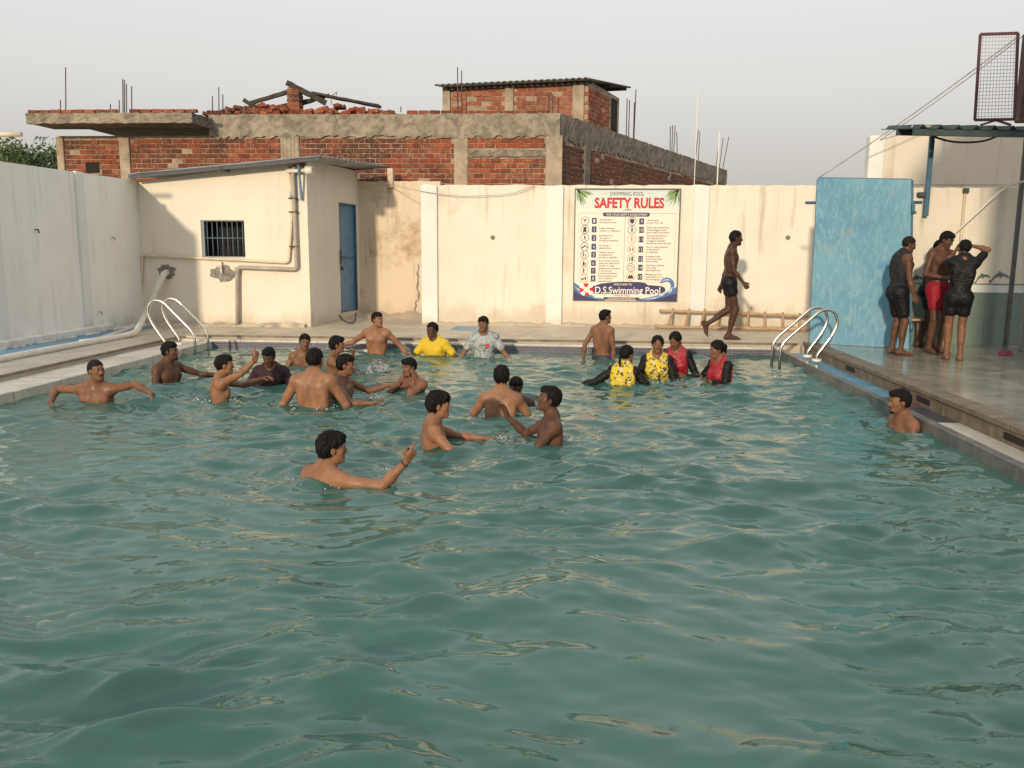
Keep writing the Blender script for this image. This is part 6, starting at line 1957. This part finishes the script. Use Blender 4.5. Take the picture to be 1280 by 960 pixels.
def stand(label, px, top, yaw, feet, pel=(0, 0), gz=.055, **sp):
    p = on_z(px[0], px[1], gz)
    zt = on_y(px[0], top, p.y).z
    S = (zt - gz) / 1.725
    fl, fr = [(p.x + q[0] * S, p.y + q[1] * S) + ((gz + q[2] * S,) if len(q) > 2 else ()) for q in feet]
    make_person(label, dict(a=yaw, S=S, feet=(fl, fr), pel=(p.x + pel[0] * S, p.y + pel[1] * S), gz=gz, **sp))
stand('shirtless dark boy in black shorts striding along the rear deck', (908, 424), 285, 86, ((-.30, .10, .15), (.02, -.05)), pel=(.01, 0), gz=0, sq=.985, skin='deep', hair='short', quiff=False, shorts='black', short_len=.34, lean=(.03, 0), head=(88, -3), w=.88,
      R=dict(u=(.10, -.12, -1), f=(.62, -.05, -.75), curl=60), L=dict(u=(-.16, .12, -1), f=(-.26, .05, -.95), curl=45), legL=dict(hint=(1, 0, .1), toe=(.35, 0, -.93), sole=(-.9, 0, -.3)), legR=dict(hint=(1, 0, 0), toe=(1, -.1, 0)), seed=31)
stand('heavy set man in grey sleeveless top and dark shorts beside the blue board', (1119, 443), 292, 96, ((-.02, .10), (.03, -.10)), pel=(-.03, 0), skin='dark', hair='crop', shirt='charcoal', sleeve='tank', shorts='black', short_len=.72, w=1.06, t=1.12, lean=(.07, 0), head=(84, -18),
      R=dict(u=(.06, -.22, -1), f=(.30, -.12, -.95), curl=50), L=dict(u=(.12, .2, -1), f=(.35, .1, -.9), curl=50), seed=32)
stand('man in black tank top half hidden behind the one in red shorts', (1157, 434), 297, 60, ((-.08, .05), (.04, -.08)), pel=(-.02, .04), skin='dark', hair='short', shirt='black', sleeve='tank', shorts='black', short_len=.55, lean=(.14, 0), head=(80, -6), R=dict(u=(-.22, -.15, -1), f=(-.02, -.2, -1), curl=50), L=dict(u=(.3, .1, -.9)), seed=33)
stand('bare chested man in red swimming shorts looking down', (1165, 441), 286, 22, ((.09, .02), (-.06, -.02)), pel=(.02, 0), skin='dark', hair='short', shorts='red', short_len=.55, head=(32, -24), R=dict(u=(-.28, -.12, -.95), f=(.70, -.45, -.15), n=(0, .5, -.8), curl=50), L=dict(u=(.30, -.15, -.9), f=(-.3, -.7, -.1), curl=50), seed=34)
stand('man in black t-shirt and shorts with both hands raised to his head', (1190, 450), 297, 168, ((-.075, .02), (.09, -.03)), pel=(.02, 0), skin='mid', hair='short', shirt='black', sleeve='tee', shorts='black', short_len=.50, w=.94, lean=(.05, .02), head=(176, -8, -6),
      R=dict(u=(.8, 0, .1), to=('head', (.085, -.01, .05)), hint=(.95, .1, -.45), h=(-.6, .3, .7), n=(-.7, .3, -.4), curl=35, ts=1), L=dict(u=(-.8, 0, .1), to=('head', (-.08, .09, -.02)), hint=(.25, .9, -.5), h=(.4, .2, .8), n=(.8, 0, -.3), curl=35, ts=1), seed=35)

# ---- splashes ---------------------------------------------------------
def foam_mat():
    t = NT('white water spray'); t.color((.90, .93, .93)).rough(.08); t.set(IOR=1.33); t.b.inputs['Transmission Weight'].default_value = .6; return t.m
FOAM = foam_mat()
def splash(px, w, hgt, n, seed, label, k=1.0):
    rng = random.Random(seed); c = on_z(px[0], px[1], WZ)
    mb = MB()
    bm = bmesh.new(); bmesh.ops.create_icosphere(bm, subdivisions=1, radius=1); bv = [v.co.copy() for v in bm.verts]; bf = [tuple(v.index for v in fc.verts) for fc in bm.faces]; bm.free()
    for i in range(n):
        a = rng.uniform(0, 6.28); q = rng.random() ** .6
        x, y = math.cos(a) * q * w, math.sin(a) * q * w * .8
        z = rng.random() ** 1.8 * hgt * (1.05 - q * q)
        s = k * rng.uniform(.003, .0075) * (1.5 if z < hgt * .4 else .8)
        M4 = Matrix.Translation((c.x + x, c.y + y, WZ + z)) @ Matrix.Rotation(rng.uniform(0, 3), 4, (rng.random(), rng.random(), 1)) @ Matrix.Diagonal((s * rng.uniform(.7, 2.0), s, s * rng.uniform(.7, 1.5), 1))
        mb.add([M4 @ v for v in bv], bf, 0, True)
    tag(mb.build('water_splash', FOAM), label, 'splash', kind='stuff')
splash((473, 463), .16, .16, 520, 1, 'white splash of water beside the raised fist')
splash((458, 466), .10, .10, 160, 2, 'small splash beneath the raised fist')
splash((583, 440), .16, .14, 260, 3, 'splash beside the man in grey shirt')
splash((468, 497), .10, .06, 60, 4, 'droplets under the outstretched hands')
splash((485, 590), .09, .05, 70, 5, 'droplets round the forearm of the nearest boy', .6)
splash((628, 548), .12, .05, 60, 6, 'droplets between two boys facing each other', .7)
splash((405, 600), .30, .03, 60, 11, 'droplets behind the nearest boy', .55)
splash((540, 556), .25, .03, 60, 12, 'droplets round the boy with thick hair', .6)
splash((390, 508), .3, .04, 70, 13, 'droplets at the back of the broad man')
splash((820, 476), .4, .04, 90, 14, 'droplets round the girls in yellow')
splash((268, 499), .25, .04, 60, 15, 'droplets round the boy raising a finger')
splash((345, 478), .15, .04, 60, 7, 'droplets near the maroon shirt')
splash((640, 447), .14, .06, 60, 8, 'droplets right of the grey shirt')

build_water()
